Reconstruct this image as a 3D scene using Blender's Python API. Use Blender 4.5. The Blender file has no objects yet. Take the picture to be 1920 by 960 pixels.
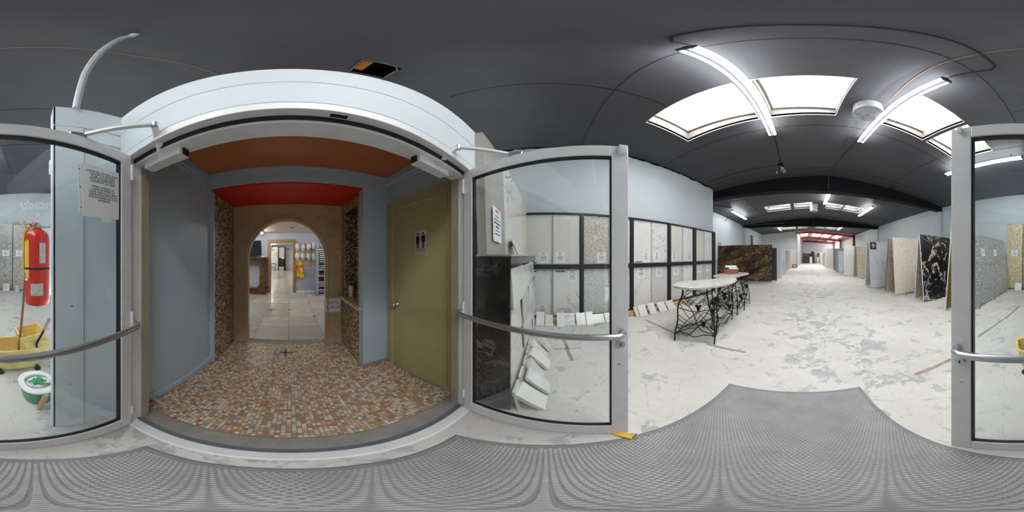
import bpy, math, random
from mathutils import Matrix, Vector
R = math.radians
sc = bpy.context.scene
COL = sc.collection

# ------------------------------------------------------------------ camera, light, exposure
cam = bpy.data.cameras.new('camera'); cam.type = 'PANO'
try: cam.panorama_type = 'EQUIRECTANGULAR'
except Exception: pass
try: cam.cycles.panorama_type = 'EQUIRECTANGULAR'
except Exception: pass
cam.clip_start = .02; cam.clip_end = 200
co = bpy.data.objects.new('camera', cam); COL.objects.link(co)
co.location = (0, 0, 1.5); co.rotation_euler = (R(90), 0, R(102.19)); sc.camera = co
vs = sc.view_settings; sc.display_settings.display_device = 'sRGB'
vs.view_transform = 'Standard'; vs.look = 'None'; vs.gamma = 1; vs.use_curve_mapping = False
vs.exposure = 0.78
TUBE = 34.0          # strength of the fluorescent tubes
SKYL = 9.0           # daylight glow of the frosted skylights
try:
    sc.cycles.use_denoising = True; sc.cycles.max_bounces = 10; sc.cycles.diffuse_bounces = 6
    sc.cycles.transparent_max_bounces = 16; sc.cycles.sample_clamp_indirect = 8
except Exception: pass
w = bpy.data.worlds.new('sky'); sc.world = w; w.use_nodes = True
w.node_tree.nodes['Background'].inputs[0].default_value = (.9, .95, 1, 1)
w.node_tree.nodes['Background'].inputs[1].default_value = 2.5

# ------------------------------------------------------------------ materials
def lin(v):
    v /= 255.
    return v / 12.92 if v <= .04045 else ((v + .055) / 1.055) ** 2.4
def c3(r, g, b): return (lin(r), lin(g), lin(b), 1)
class N:
    """small node-tree helper"""
    def __init__(s, name):
        s.m = bpy.data.materials.new(name); s.m.use_nodes = True
        s.t = s.m.node_tree; s.b = s.t.nodes['Principled BSDF']; s.out = s.t.nodes['Material Output']
    def n(s, typ, **kw):
        x = s.t.nodes.new(typ)
        for k, v in kw.items():
            if k.startswith('i_'):
                key = k[2:]; x.inputs[int(key) if key.isdigit() else key.replace('_', ' ')].default_value = v
            else: setattr(x, k, v)
        return x
    def l(s, a, b): s.t.links.new(a, b)
    def coord(s, scale=(1, 1, 1), rot=(0, 0, 0), loc=(0, 0, 0)):
        tc = s.n('ShaderNodeTexCoord'); mp = s.n('ShaderNodeMapping')
        mp.inputs['Scale'].default_value = scale; mp.inputs['Rotation'].default_value = rot; mp.inputs['Location'].default_value = loc
        s.l(tc.outputs['Object'], mp.inputs[0]); return mp.outputs[0]
    def coord2(s, rot, scale, loc=(0, 0, 0)):      # turned first, then stretched
        a = s.coord(rot=rot); mp = s.n('ShaderNodeMapping'); mp.inputs['Scale'].default_value = scale; mp.inputs['Location'].default_value = loc
        s.l(a, mp.inputs[0]); return mp.outputs[0]
    def noise(s, vec, scale, detail=6, rough=.6, dist=0):
        x = s.n('ShaderNodeTexNoise'); x.inputs['Scale'].default_value = scale; x.inputs['Detail'].default_value = detail
        x.inputs['Roughness'].default_value = rough; x.inputs['Distortion'].default_value = dist
        s.l(vec, x.inputs['Vector']); return x.outputs[0]
    def ramp(s, fac, stops, mode='LINEAR'):
        x = s.n('ShaderNodeValToRGB'); x.color_ramp.interpolation = mode
        e = x.color_ramp.elements
        while len(e) < len(stops): e.new(.5)
        for k, (p, c) in enumerate(stops):
            e[k].position = p; e[k].color = c if not isinstance(c, (int, float)) else (c, c, c, 1)
        s.l(fac, x.inputs[0]); return x.outputs[0]
    def mix(s, fac, a, b):
        x = s.n('ShaderNodeMix', data_type='RGBA')
        for v, k in ((fac, 0), (a, 6), (b, 7)):
            if hasattr(v, 'links'): s.l(v, x.inputs[k])
            else: x.inputs[k].default_value = v
        return x.outputs[2]
    def math(s, op, a, b=0):
        x = s.n('ShaderNodeMath', operation=op)
        for v, k in ((a, 0), (b, 1)):
            if hasattr(v, 'links'): s.l(v, x.inputs[k])
            else: x.inputs[k].default_value = v
        return x.outputs[0]
    def bump(s, h, strength, dist=.01):
        x = s.n('ShaderNodeBump'); x.inputs['Strength'].default_value = strength; x.inputs['Distance'].default_value = dist
        s.l(h, x.inputs['Height']); s.l(x.outputs[0], s.b.inputs['Normal'])
    def fin(s, col=None, rough=.5, metal=0, spec=None):
        if col is not None:
            if hasattr(col, 'links'): s.l(col, s.b.inputs['Base Color'])
            else: s.b.inputs['Base Color'].default_value = col
        if hasattr(rough, 'links'): s.l(rough, s.b.inputs['Roughness'])
        else: s.b.inputs['Roughness'].default_value = rough
        s.b.inputs['Metallic'].default_value = metal
        if spec is not None: s.b.inputs['Specular IOR Level'].default_value = spec
        return s.m
def plain(name, col, rough=.5, metal=0, var=.08, scale=6, spec=None, bump=0):
    k = N(name); v = k.coord(); n = k.noise(v, scale)
    lo = tuple(x * (1 - var) for x in col[:3]) + (1,); hi = tuple(min(1, x * (1 + var)) for x in col[:3]) + (1,)
    if bump: k.bump(k.noise(v, scale * 8), bump, .004)
    return k.fin(k.ramp(n, [(.3, lo), (.7, hi)]), rough, metal, spec)
def emit(name, col, strength):
    k = N(name); e = k.n('ShaderNodeEmission'); e.inputs[0].default_value = col; e.inputs[1].default_value = strength
    k.l(e.outputs[0], k.out.inputs[0]); return k.m
def marble(name, base, vein, scale=1.2, width=.02, strength=.8, seed=0, cloud=.06, dist=1.5):
    k = N(name); v = k.coord(loc=(seed * 3.7, seed * 1.9, seed * .77)); n = k.noise(v, scale, 8, .55, dist)
    d = k.math('ABSOLUTE', k.math('SUBTRACT', n, .5))
    m = k.ramp(d, [(0, strength), (width, 0)])
    cl = k.noise(v, scale * 2.3, 5)
    b2 = tuple(x * (1 - cloud * 2) for x in base[:3]) + (1,)
    bb = k.mix(k.ramp(cl, [(.35, 0), (.65, 1)]), b2, base)
    mk = k.ramp(k.noise(v, scale * .7, 2), [(.42, 0), (.6, 1)])
    return k.fin(k.mix(k.math('MULTIPLY', m, mk), bb, vein), .18)
def speckle(name, a, b, c, scale=60, seed=0, rough=.2):
    k = N(name); v = k.coord(loc=(seed, seed * 2, 0))
    n = k.noise(v, scale, 4, .7); n2 = k.noise(v, scale * .08, 4)
    col = k.ramp(n, [(.36, a), (.5, b), (.64, c)])
    lo = k.mix(.55, col, b)
    return k.fin(k.mix(k.ramp(n2, [(.4, 0), (.62, 1)]), col, lo), rough)
W = {}
W['wall'] = plain('pale_blue_wall_paint', c3(204, 212, 215), .6, var=.03, scale=1.5, bump=.15)
W['vest'] = plain('blue_grey_wall_paint', c3(178, 194, 207), .45, var=.03, scale=1.2)
W['wing'] = plain('pale_blue_painted_board', c3(222, 232, 236), .45, var=.04, scale=3)
W['header'] = plain('white_blue_painted_board', c3(216, 226, 232), .5, var=.03, scale=3)
W['black'] = plain('black_ceiling_paint', c3(74, 73, 77), .6, var=.12, scale=1.3, spec=.4)
W['beam'] = plain('black_beam_paint', c3(24, 24, 27), .7, var=.15, scale=2, spec=.2)
W['orange'] = plain('burnt_orange_paint', c3(198, 112, 68), .32, var=.04, scale=2)
W['red'] = plain('red_soffit_paint', c3(206, 34, 8), .5, var=.05, scale=3)
W['alu'] = plain('brushed_aluminium', c3(228, 228, 230), .4, .08, var=.05, scale=9)
W['tan_metal'] = plain('worn_bronze_aluminium', c3(168, 156, 140), .5, .2, var=.1, scale=5)
W['steel'] = plain('satin_steel', c3(190, 192, 196), .3, .9, var=.03)
W['dark'] = plain('black_rubber', c3(22, 22, 26), .6, var=.1)
W['navy'] = plain('black_painted_steel', c3(32, 35, 42), .42, .1, var=.15, scale=8)
W['iron'] = plain('black_wrought_iron', c3(26, 25, 25), .5, .4, var=.2, scale=12)
W['yellow'] = None
k = N('olive_yellow_paint'); v = k.coord(); n = k.noise(v, 2.2, 5)
st = k.coord(scale=(30, 30, 1.2)); rust = k.ramp(k.noise(st, .8, 6, .7), [(.62, 0), (.72, 1)])
sx = k.n('ShaderNodeSeparateXYZ'); k.l(k.coord(), sx.inputs[0])
low = k.ramp(sx.outputs[2], [(.02, 1), (.28, 0)])
W['yellow'] = k.fin(k.mix(k.math('MULTIPLY', rust, low), k.ramp(n, [(.3, c3(172, 164, 112)), (.7, c3(184, 176, 124))]), c3(110, 52, 34)), .42)
W['stone'] = marble('tan_limestone', c3(202, 178, 142), c3(172, 144, 110), 2.2, .05, .5, 3, .08)
W['white'] = plain('white_plastic', c3(235, 236, 236), .4, var=.02)
W['paper'] = plain('white_paper', c3(238, 240, 243), .7, var=.02)
W['ink'] = plain('dark_ink', c3(58, 60, 72), .7)
W['blackink'] = plain('black_ink', c3(18, 18, 18), .6)
W['redink'] = plain('red_ink', c3(214, 110, 96), .7); W['blueink'] = plain('blue_ink', c3(58, 64, 150), .7); W['greenink'] = plain('dark_green_ink', c3(50, 84, 76), .7)
W['grout'] = plain('grey_grout', c3(142, 136, 130), .85, var=.15, scale=9)
W['dgrout'] = plain('dark_grout', c3(70, 58, 48), .85, var=.15, scale=9)
W['timber'] = plain('pale_timber', c3(196, 164, 112), .6, var=.15, scale=14)
W['oak'] = plain('oak_door_casing', c3(158, 124, 86), .5, var=.12, scale=10)
W['ply'] = plain('tan_plywood', c3(196, 168, 128), .6, var=.08, scale=5)
W['fire'] = plain('fire_red_enamel', c3(206, 40, 34), .28, var=.04)
W['pipe'] = plain('white_pipe', c3(205, 208, 215), .4, var=.04)
W['tray_y'] = plain('dirty_yellow_plastic', c3(232, 206, 128), .45, var=.12, scale=9)
W['green'] = plain('green_plastic', c3(28, 140, 78), .35, var=.08)
W['lime'] = plain('green_mop_fibre', c3(60, 168, 100), .9, var=.2, scale=40)
W['broom'] = plain('red_brown_handle', c3(150, 88, 62), .5)
W['grip'] = plain('dusty_pink_grip', c3(176, 138, 136), .7)
W['sticker_y'] = plain('yellow_label', c3(236, 186, 60), .5)
W['foil'] = speckle('inspection_foil', c3(150, 156, 130), c3(190, 194, 180), c3(220, 224, 215), 90)
W['lampgrey'] = plain('grey_lamp_enamel', c3(62, 63, 66), .6)
W['well'] = plain('weathered_skylight_well', c3(112, 106, 101), .7, var=.2, scale=7)
W['slate'] = plain('slate_blue_rubber', c3(96, 102, 112), .6)
W['pinkedge'] = plain('pink_beige_raw_edge', c3(226, 190, 168), .7, var=.15, scale=12)
W['hat'] = plain('white_hard_hat_shell', c3(226, 228, 230), .3, var=.02)
W['hivis_y'] = plain('fluorescent_yellow_mesh', c3(228, 226, 20), .8, var=.05); W['hivis_o'] = plain('fluorescent_orange_band', c3(240, 104, 24), .8, var=.05)
W['tv'] = plain('black_screen', c3(14, 17, 28), .15)
W['rusted'] = plain('red_primer_steel', c3(140, 32, 34), .55, .1, var=.15, scale=3)
W['roofw'] = plain('white_roof_sheet', c3(226, 222, 214), .6, var=.04)
W['room'] = plain('pale_lilac_wall', c3(176, 182, 196), .6, var=.03)
W['roomceil'] = plain('cream_ceiling', c3(214, 202, 184), .7, var=.03)
W['leaf'] = plain('dark_green_leaf', c3(44, 76, 34), .5, var=.3)
W['vine'] = W['iron']
W['brick'] = plain('terracotta_brick', c3(150, 86, 70), .8, var=.15, scale=20)
W['wire'] = plain('tan_wire', c3(166, 128, 100), .6)
W['cabl'] = plain('black_cable', c3(22, 22, 22), .5)
W['orangewood'] = plain('orange_timber', c3(206, 132, 62), .6, var=.12, scale=10)
W['galv'] = speckle('galvanised_duct', c3(150, 150, 152), c3(176, 176, 178), c3(200, 200, 202), 14, 2, .4)
W['strip'] = plain('worn_brown_floor_strip', c3(164, 144, 132), .8, var=.25, scale=9)
W['stripg'] = plain('worn_grey_floor_strip', c3(150, 148, 144), .8, var=.2, scale=9)
W['tape'] = plain('blue_tape', c3(84, 104, 136), .7)
W['glow_tube'] = emit('fluorescent_tube_glow', (.93, .97, 1, 1), TUBE)
W['glow_sky'] = emit('frosted_skylight_glow', (1, 1, 1, 1), SKYL)
W['glow_far'] = emit('translucent_roof_glow', (1, .97, .93, 1), 5)
W['glow_win'] = emit('daylit_window_glow', (1, 1, 1, 1), 8)
W['glow_room2'] = emit('far_room_tube_glow', (1, .99, .97, 1), 150)
W['glow_room'] = emit('showroom_tube_glow', (1, .98, .95, 1), 46)

# glass: reflection weight grows toward grazing angles, the rest passes through
k = N('clear_door_glass'); lw = k.n('ShaderNodeLayerWeight'); lw.inputs[0].default_value = .5
f = k.math('ADD', k.math('MULTIPLY', k.math('POWER', lw.outputs['Facing'], 4), .8), .045)
tr = k.n('ShaderNodeBsdfTransparent'); tr.inputs[0].default_value = (.95, .97, .975, 1)
gl = k.n('ShaderNodeBsdfGlossy'); gl.inputs['Roughness'].default_value = .02
mx = k.n('ShaderNodeMixShader'); k.l(f, mx.inputs[0]); k.l(tr.outputs[0], mx.inputs[1]); k.l(gl.outputs[0], mx.inputs[2]); k.l(mx.outputs[0], k.out.inputs[0])
W['glass'] = k.m

# worn painted concrete
k = N('worn_painted_concrete'); v = k.coord()
base = k.ramp(k.noise(v, .9, 6), [(.3, c3(196, 193, 186)), (.7, c3(217, 214, 207))])
big = k.ramp(k.noise(v, .45, 3), [(.42, 0), (.62, 1)])
sxyz = k.n('ShaderNodeSeparateXYZ'); k.l(v, sxyz.inputs[0])
ais = k.ramp(k.math('ABSOLUTE', k.math('SUBTRACT', sxyz.outputs[0], .5)), [(.7, 1), (2.6, .0)])
p1 = k.noise(v, 3.4, 12, .72, .25)
thr = k.math('ADD', p1, k.math('MULTIPLY', k.math('MULTIPLY', big, ais), .12))
patch = k.ramp(thr, [(.57, 0), (.605, 1)])
scr = k.ramp(k.noise(k.coord2((0, 0, .6), (1, 8, 1)), 1.6, 7, .7, .3), [(.60, 0), (.66, .75)])
scr2 = k.ramp(k.noise(k.coord2((0, 0, -.35), (1, 8, 1)), 1.9, 7, .7, .3), [(.62, 0), (.67, .65)])
mot = k.ramp(k.noise(v, 22, 8, .7), [(.55, 0), (.66, .5)])
crack = k.ramp(k.math('ABSOLUTE', k.math('SUBTRACT', k.noise(v, .33, 3, .55, .3), .5)), [(0, .14), (.0012, 0)])
grey = k.ramp(k.noise(v, 7, 5), [(.3, c3(146, 146, 150)), (.7, c3(184, 183, 183))])
colr = k.mix(k.math('MULTIPLY', patch, .85), base, grey); colr = k.mix(scr, colr, c3(166, 164, 162)); colr = k.mix(scr2, colr, c3(170, 168, 166)); colr = k.mix(mot, colr, c3(176, 174, 172)); colr = k.mix(crack, colr, c3(150, 146, 140))
rustm = k.ramp(k.noise(v, 1.1, 7, .7), [(.64, 0), (.74, .4)]); colr = k.mix(rustm, colr, c3(206, 176, 146))
k.bump(thr, .1, .004)
W['floor'] = k.fin(colr, .55)

# attribute-coloured tiles
def attr(name, rough):
    k = N(name); a = k.n('ShaderNodeAttribute'); a.attribute_name = 'Col'
    n = k.noise(k.coord(), 60, 3)
    return k.fin(k.mix(k.math('MULTIPLY', n, .35), a.outputs[0], c3(120, 100, 84)), rough)
W['mosaic'] = attr('glazed_mosaic', .32); W['mosaic_wall'] = attr('small_wall_mosaic', .28)

# stones
W['gold_black'] = None
k = N('black_gold_granite'); v2 = k.coord2((0, R(31), 0), (.32, 1, 1.5))
b1 = k.noise(v2, 1.9, 9, .6, .5); v3 = k.coord2((0, R(31), 0), (.5, 1, 1.2)); fine = k.noise(v3, 9, 8, .75, .8)
band = k.ramp(b1, [(.32, c3(84, 92, 96)), (.41, c3(58, 58, 58)), (.45, c3(166, 100, 52)), (.50, c3(92, 66, 48)), (.54, c3(200, 152, 88)), (.585, c3(60, 60, 62)), (.64, c3(196, 160, 104)), (.70, c3(80, 84, 88))])
dk = k.ramp(b1, [(.36, .15), (.43, .75), (.48, .25), (.54, .95), (.58, .1), (.64, .95), (.72, .2)])
colr = k.mix(k.math('MULTIPLY', k.ramp(fine, [(.40, 0), (.52, 1)]), dk), c3(20, 21, 23), band)
sp2 = k.ramp(k.noise(k.coord(loc=(4, 2, 1)), 10, 8, .78, .6), [(.54, 0), (.61, .9)]); msk = k.ramp(k.noise(v2, 1.6, 4), [(.50, 0), (.58, 1)])
W['gold_black'] = k.fin(k.mix(k.math('MULTIPLY', sp2, msk), colr, c3(214, 192, 140)), .3)
k = N('black_swirl_granite'); v = k.coord(scale=(.8, 1, 1), loc=(2.1, 0, .7)); n = k.noise(v, .95, 5, .55, 2.2)
m = k.ramp(k.math('ABSOLUTE', k.math('SUBTRACT', n, .5)), [(0, 1), (.016, .0)]); mk = k.ramp(k.noise(v, 1.7, 3), [(.47, 0), (.55, 1)])
bl = k.ramp(k.noise(k.coord(loc=(7.3, 0, 2.2)), 1.55, 6, .6, 2.4), [(.585, 0), (.605, 1), (.66, .9), (.69, .2)])
wisp = k.ramp(k.noise(k.coord(scale=(1, 1, 1.6), rot=(0, .5, 0)), 5, 9, .7, 1.6), [(.57, 0), (.66, .55)])
cc = k.ramp(k.noise(v, 1.4, 3), [(.42, c3(196, 196, 202)), (.6, c3(206, 186, 158))])
mm = k.math('MAXIMUM', k.math('MULTIPLY', m, mk), bl)
colr = k.mix(wisp, c3(30, 30, 33), c3(112, 110, 108)); W['black_swirl'] = k.fin(k.mix(mm, colr, cc), .3)
W['cream'] = speckle('cream_granite', c3(220, 206, 186), c3(234, 226, 212), c3(240, 234, 224), 9, 3)
W['greyspeck'] = speckle('grey_speckled_granite', c3(110, 108, 106), c3(164, 161, 156), c3(214, 211, 206), 17, 5)
W['goldspeck'] = speckle('golden_speckled_granite', c3(150, 126, 84), c3(206, 188, 148), c3(240, 232, 210), 17, 7)
W['olive'] = speckle('olive_brown_granite', c3(62, 54, 30), c3(104, 92, 54), c3(140, 124, 80), 8, 9)
W['greybrown'] = speckle('grey_brown_granite', c3(140, 132, 116), c3(178, 170, 156), c3(202, 195, 184), 12, 11)
W['palegrey'] = marble('pale_blue_grey_marble', c3(228, 231, 236), c3(196, 202, 212), 2.2, .08, .6, 4, .03)
W['greymar'] = marble('mid_grey_marble', c3(200, 200, 197), c3(156, 156, 156), 2.5, .06, .7, 5, .06)
W['beige'] = marble('beige_travertine', c3(236, 226, 206), c3(212, 186, 156), 2.0, .08, .6, 6, .06)
W['whitestone'] = marble('plain_white_quartz', c3(232, 231, 226), c3(222, 220, 214), 1.5, .05, .3, 7, .01)
W['charcoal'] = speckle('charcoal_granite', c3(56, 62, 70), c3(72, 78, 86), c3(92, 98, 106), 40, 3)
W['bluewhite'] = marble('blue_white_marble', c3(196, 202, 216), c3(164, 172, 192), 2.2, .07, .6, 8, .04)
W['conc'] = marble('grey_concrete_look_porcelain', c3(176, 172, 164), c3(150, 146, 140), 1.6, .1, .5, 9, .07)
W['calac'] = marble('white_marble_dark_vein', c3(226, 224, 218), c3(92, 90, 90), .95, .012, .95, 10, .02, 1.0)
W['por_a'] = marble('ivory_porcelain', c3(222, 219, 211), c3(204, 199, 189), 1.4, .03, .4, 11, .01)
W['por_b'] = marble('white_porcelain_faint_vein', c3(232, 231, 228), c3(190, 188, 186), 1.1, .014, .7, 12, .01)
W['por_c'] = marble('white_porcelain_grey_vein', c3(231, 230, 227), c3(160, 158, 156), .9, .02, .8, 13, .02)
W['por_d'] = marble('light_grey_porcelain', c3(214, 212, 207), c3(168, 166, 162), 1.2, .012, .8, 14, .02)
W['terr'] = speckle('beige_terrazzo', c3(156, 146, 130), c3(200, 192, 178), c3(226, 220, 210), 22, 2, .3)
W['terr_g'] = speckle('grey_terrazzo', c3(160, 162, 158), c3(206, 208, 204), c3(228, 230, 226), 30, 6, .3)
W['blackstone'] = marble('black_leathered_stone', c3(40, 37, 36), c3(150, 146, 140), 2.6, .02, .7, 15, .15)
W['table'] = marble('pale_travertine_tabletop', c3(214, 209, 200), c3(190, 180, 166), 3, .06, .5, 16, .05)
W['tile_fl'] = marble('cream_stone_floor_tile', c3(196, 188, 174), c3(168, 158, 142), 1.4, .06, .5, 17, .05)
W['mantel'] = marble('brown_green_marble', c3(112, 92, 58), c3(52, 42, 30), 3.5, .12, .8, 18, .2)
W['matr'] = plain('grey_worn_rubber_nubs', c3(176, 176, 174), .7, var=.22, scale=4)
W['matedge'] = plain('grey_rubber_edge', c3(134, 134, 137), .7, var=.1)

# ------------------------------------------------------------------ mesh helpers
class B:
    def __init__(s, mx=None): s.v = []; s.f = []; s.c = []; s.mx = mx; s.col = None
    def add(s, vs, fs, mx=None):
        o = len(s.v); m = mx or s.mx
        s.v += [tuple(m @ Vector(p)) for p in vs] if m else [tuple(p) for p in vs]
        s.f += [tuple(i + o for i in f) for f in fs]
        if s.col: s.c += [s.col] * len(fs)
        return s
    def box(s, x0, y0, z0, x1, y1, z1, mx=None):
        x0, x1 = sorted((x0, x1)); y0, y1 = sorted((y0, y1)); z0, z1 = sorted((z0, z1))
        return s.add([(x0, y0, z0), (x1, y0, z0), (x1, y1, z0), (x0, y1, z0), (x0, y0, z1), (x1, y0, z1), (x1, y1, z1), (x0, y1, z1)],
                     [(0, 3, 2, 1), (4, 5, 6, 7), (0, 1, 5, 4), (1, 2, 6, 5), (2, 3, 7, 6), (3, 0, 4, 7)], mx)
    def bev(s, x0, y0, z0, x1, y1, z1, b, mx=None):   # box with a chamfered top
        return s.add([(x0, y0, z0), (x1, y0, z0), (x1, y1, z0), (x0, y1, z0), (x0 + b, y0 + b, z1), (x1 - b, y0 + b, z1), (x1 - b, y1 - b, z1), (x0 + b, y1 - b, z1)],
                     [(4, 5, 6, 7), (0, 1, 5, 4), (1, 2, 6, 5), (2, 3, 7, 6), (3, 0, 4, 7)], mx)
    def tube(s, pts, r, n=8, cap=True, mx=None):
        P = [Vector(p) for p in pts]; rs = r if isinstance(r, (list, tuple)) else [r] * len(P)
        vs = []; fs = []; prev = None
        for i, p in enumerate(P):
            t = (P[min(i + 1, len(P) - 1)] - P[max(i - 1, 0)]).normalized()
            if prev is None:
                a = t.orthogonal().normalized()
            else:
                a = prev - t * prev.dot(t)
                a = a.normalized() if a.length > 1e-6 else t.orthogonal().normalized()
            prev = a; b = t.cross(a)
            for j in range(n):
                q = 2 * math.pi * j / n; vs.append(tuple(p + (a * math.cos(q) + b * math.sin(q)) * rs[i]))
        for i in range(len(P) - 1):
            for j in range(n):
                k2 = (j + 1) % n; fs.append((i * n + j, i * n + k2, (i + 1) * n + k2, (i + 1) * n + j))
        if cap: fs += [tuple(range(n - 1, -1, -1)), tuple(range((len(P) - 1) * n, len(P) * n))]
        return s.add(vs, fs, mx)
    def lathe(s, prof, n=20, mx=None, sx=1, sy=1, cap=False):
        vs = []; fs = []
        for r, z in prof:
            for j in range(n):
                q = 2 * math.pi * j / n; vs.append((r * math.cos(q) * sx, r * math.sin(q) * sy, z))
        for i in range(len(prof) - 1):
            for j in range(n):
                k2 = (j + 1) % n; fs.append((i * n + j, i * n + k2, (i + 1) * n + k2, (i + 1) * n + j))
        if cap and prof[0][0] > 1e-4: fs.append(tuple(range(n - 1, -1, -1)))
        if cap and prof[-1][0] > 1e-4: fs.append(tuple(range((len(prof) - 1) * n, len(prof) * n)))
        return s.add(vs, fs, mx)
    def prism(s, out, z0, z1, mx=None):
        n = len(out)
        return s.add([(x, y, z0) for x, y in out] + [(x, y, z1) for x, y in out],
                     [tuple(range(n - 1, -1, -1)), tuple(range(n, 2 * n))] + [(i, (i + 1) % n, n + (i + 1) % n, n + i) for i in range(n)], mx)
    def ball(s, c, r, n=8, m=5, mx=None):
        rx, ry, rz = r if isinstance(r, (tuple, list)) else (r, r, r)
        prof = [(max(1e-5, math.sin(math.pi * i / m)), -math.cos(math.pi * i / m)) for i in range(m + 1)]
        vs = []; fs = []
        for a, z in prof:
            for j in range(n):
                q = 2 * math.pi * j / n; vs.append((c[0] + a * math.cos(q) * rx, c[1] + a * math.sin(q) * ry, c[2] + z * rz))
        for i in range(m):
            for j in range(n):
                k2 = (j + 1) % n; fs.append((i * n + j, i * n + k2, (i + 1) * n + k2, (i + 1) * n + j))
        return s.add(vs, fs, mx)
    def mesh(s, name, mat, smooth=False):
        m = bpy.data.meshes.new(name); m.from_pydata(s.v, [], s.f); m.materials.append(mat)
        if s.c:
            a = m.color_attributes.new('Col', 'FLOAT_COLOR', 'CORNER'); buf = []
            for f, c in zip(s.f, s.c): buf += list(c) * len(f)
            a.data.foreach_set('color', buf)
        if smooth:
            m.polygons.foreach_set('use_smooth', [True] * len(m.polygons))
            try: m.set_sharp_from_angle(angle=R(38))
            except Exception: pass
        m.update(); return m
    def build(s, name, mat, parent=None, smooth=False, local=False, bevel=0):
        o = bpy.data.objects.new(name, s.mesh(name, W[mat] if isinstance(mat, str) else mat, smooth)); COL.objects.link(o)
        if bevel:
            b = o.modifiers.new('bevel', 'BEVEL'); b.width = bevel; b.segments = 2; b.limit_method = 'ANGLE'
        if parent:
            o.parent = parent
            if not local and not parent.parent and parent.type == 'EMPTY': o.matrix_parent_inverse = parent.matrix_basis.inverted()
        return o
def place(o, parent):
    o.parent = parent
    if not parent.parent and parent.type == 'EMPTY': o.matrix_parent_inverse = parent.matrix_basis.inverted()
def tag(o, label, cat, group=None):
    o['label'] = label; o['category'] = cat
    if group: o['group'] = group
    return o
def thing(name, label, cat, loc=(0, 0, 0), rot=0, group=None):
    o = bpy.data.objects.new(name, None); COL.objects.link(o); o.empty_display_size = .1
    o.location = loc; o.rotation_euler = (0, 0, rot); return tag(o, label, cat, group)
def struct(o): o['kind'] = 'structure'; return o
def stuff(o): o['kind'] = 'stuff'; return o
def frame(o, x, z):           # local X along x, local Z out of the sheet, local Y up
    x = Vector(x).normalized(); z = Vector(z).normalized(); y = z.cross(x)
    return Matrix(((x.x, y.x, z.x, o[0]), (x.y, y.y, z.y, o[1]), (x.z, y.z, z.z, o[2]), (0, 0, 0, 1)))
def text(name, s, M, size, mat, parent, inv=True, space=1.0, shear=0, offset=0):
    cu = bpy.data.curves.new(name, 'FONT'); cu.body = s; cu.size = size; cu.align_x = 'CENTER'; cu.align_y = 'CENTER'; cu.extrude = .0004
    cu.space_line = space; cu.resolution_u = 2; cu.shear = shear; cu.offset = offset
    f = bpy.data.objects.new(name, cu); COL.objects.link(f)
    dg = bpy.context.evaluated_depsgraph_get(); me = bpy.data.meshes.new_from_object(f.evaluated_get(dg)); bpy.data.objects.remove(f)
    me.transform(M); me.materials.clear(); me.materials.append(W[mat]); me.name = name
    o = bpy.data.objects.new(name, me); COL.objects.link(o)
    if parent:
        o.parent = parent
        if inv and not parent.parent and parent.type == 'EMPTY': o.matrix_parent_inverse = parent.matrix_basis.inverted()
    o['kind'] = 'stuff' if parent else 'thing'
    return o
def each(name, mat, parent, *boxes, local=False, bevel=0):
    for bx in boxes: B().box(*bx).build(name, mat, parent, local=local, bevel=bevel)
def ordinal(i): return ['first', 'second', 'third', 'fourth', 'fifth', 'sixth', 'seventh', 'eighth', 'ninth', 'tenth', 'eleventh', 'twelfth', 'thirteenth', 'fourteenth', 'fifteenth', 'sixteenth'][i]

def price_sheet(parent, M, w=.2, h=.26, ink='redink', rng=None, lines=6, name='price_sheet'):
    """a taped paper notice: paper, rows of small print, a coloured heading"""
    rng = rng or random.Random(1)
    p = B(M).box(-w / 2, -h / 2, 0, w / 2, h / 2, .0025).build(name, 'paper', parent)
    q = B(M); y = h * .24
    for i in range(lines):
        ww = w * rng.uniform(.22, .4); t = h * (.013 if i not in (2, 3) else .022)
        q.box(-ww, y - t, .003, ww, y + t, .0035); y -= h * .105
    stuff(q.build('print', 'ink', p))
    B(M).box(-w * .2, h * .36, .003, w * .2, h * .44, .0036).build('heading', ink, p)
    return p

# ------------------------------------------------------------------ floors
struct(B().box(-5.7, -.6, -.1, 7.45, 36.6, 0).build('floor', 'floor'))
vf = struct(B().box(-1.3, -2.62, -.1, 1.1, -.601, -.004).build('floor', 'grout'))
rng = random.Random(7)
PAL = [c3(228, 216, 198), c3(220, 204, 182), c3(204, 184, 158), c3(206, 150, 98), c3(196, 124, 70), c3(180, 116, 80), c3(178, 154, 134), c3(164, 140, 124), c3(214, 172, 118), c3(194, 178, 162), c3(232, 226, 214), c3(156, 142, 134)]
WT = [8, 10, 9, 5, 4, 4, 9, 7, 5, 9, 6, 5]
pitch = .0275; cells = []
y = -.735
while y > -2.47:
    x0, x1 = (-1.13, .94) if y > -1.68 else (-.79, .9)
    x = x0
    while x < x1 - pitch:
        cells.append((x, y)); x += pitch
    y -= pitch
cells.sort(key=lambda q: math.hypot(q[0] + .014, q[1]))
meshes = []
for c in PAL:
    b = B(); b.col = c; b.bev(0, 0, -.006, pitch - .0035, pitch - .0035, .0015, .0012); meshes.append(b.mesh('tile', W['mosaic']))
far = B()
for i, (x, y) in enumerate(cells):
    k_ = rng.choices(range(len(PAL)), WT)[0]
    if i < 300:
        o = bpy.data.objects.new('tile', meshes[k_]); COL.objects.link(o); o.parent = vf; o.location = (x, y - pitch, rng.uniform(-.0006, .0006))
    else:
        far.col = PAL[k_]; z = rng.uniform(-.0006, .0006)
        far.bev(x, y - pitch, -.006, x + pitch - .0035, y - .0035, .0015 + z, .0012)
stuff(far.build('mosaic_tiles', 'mosaic', vf))
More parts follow.
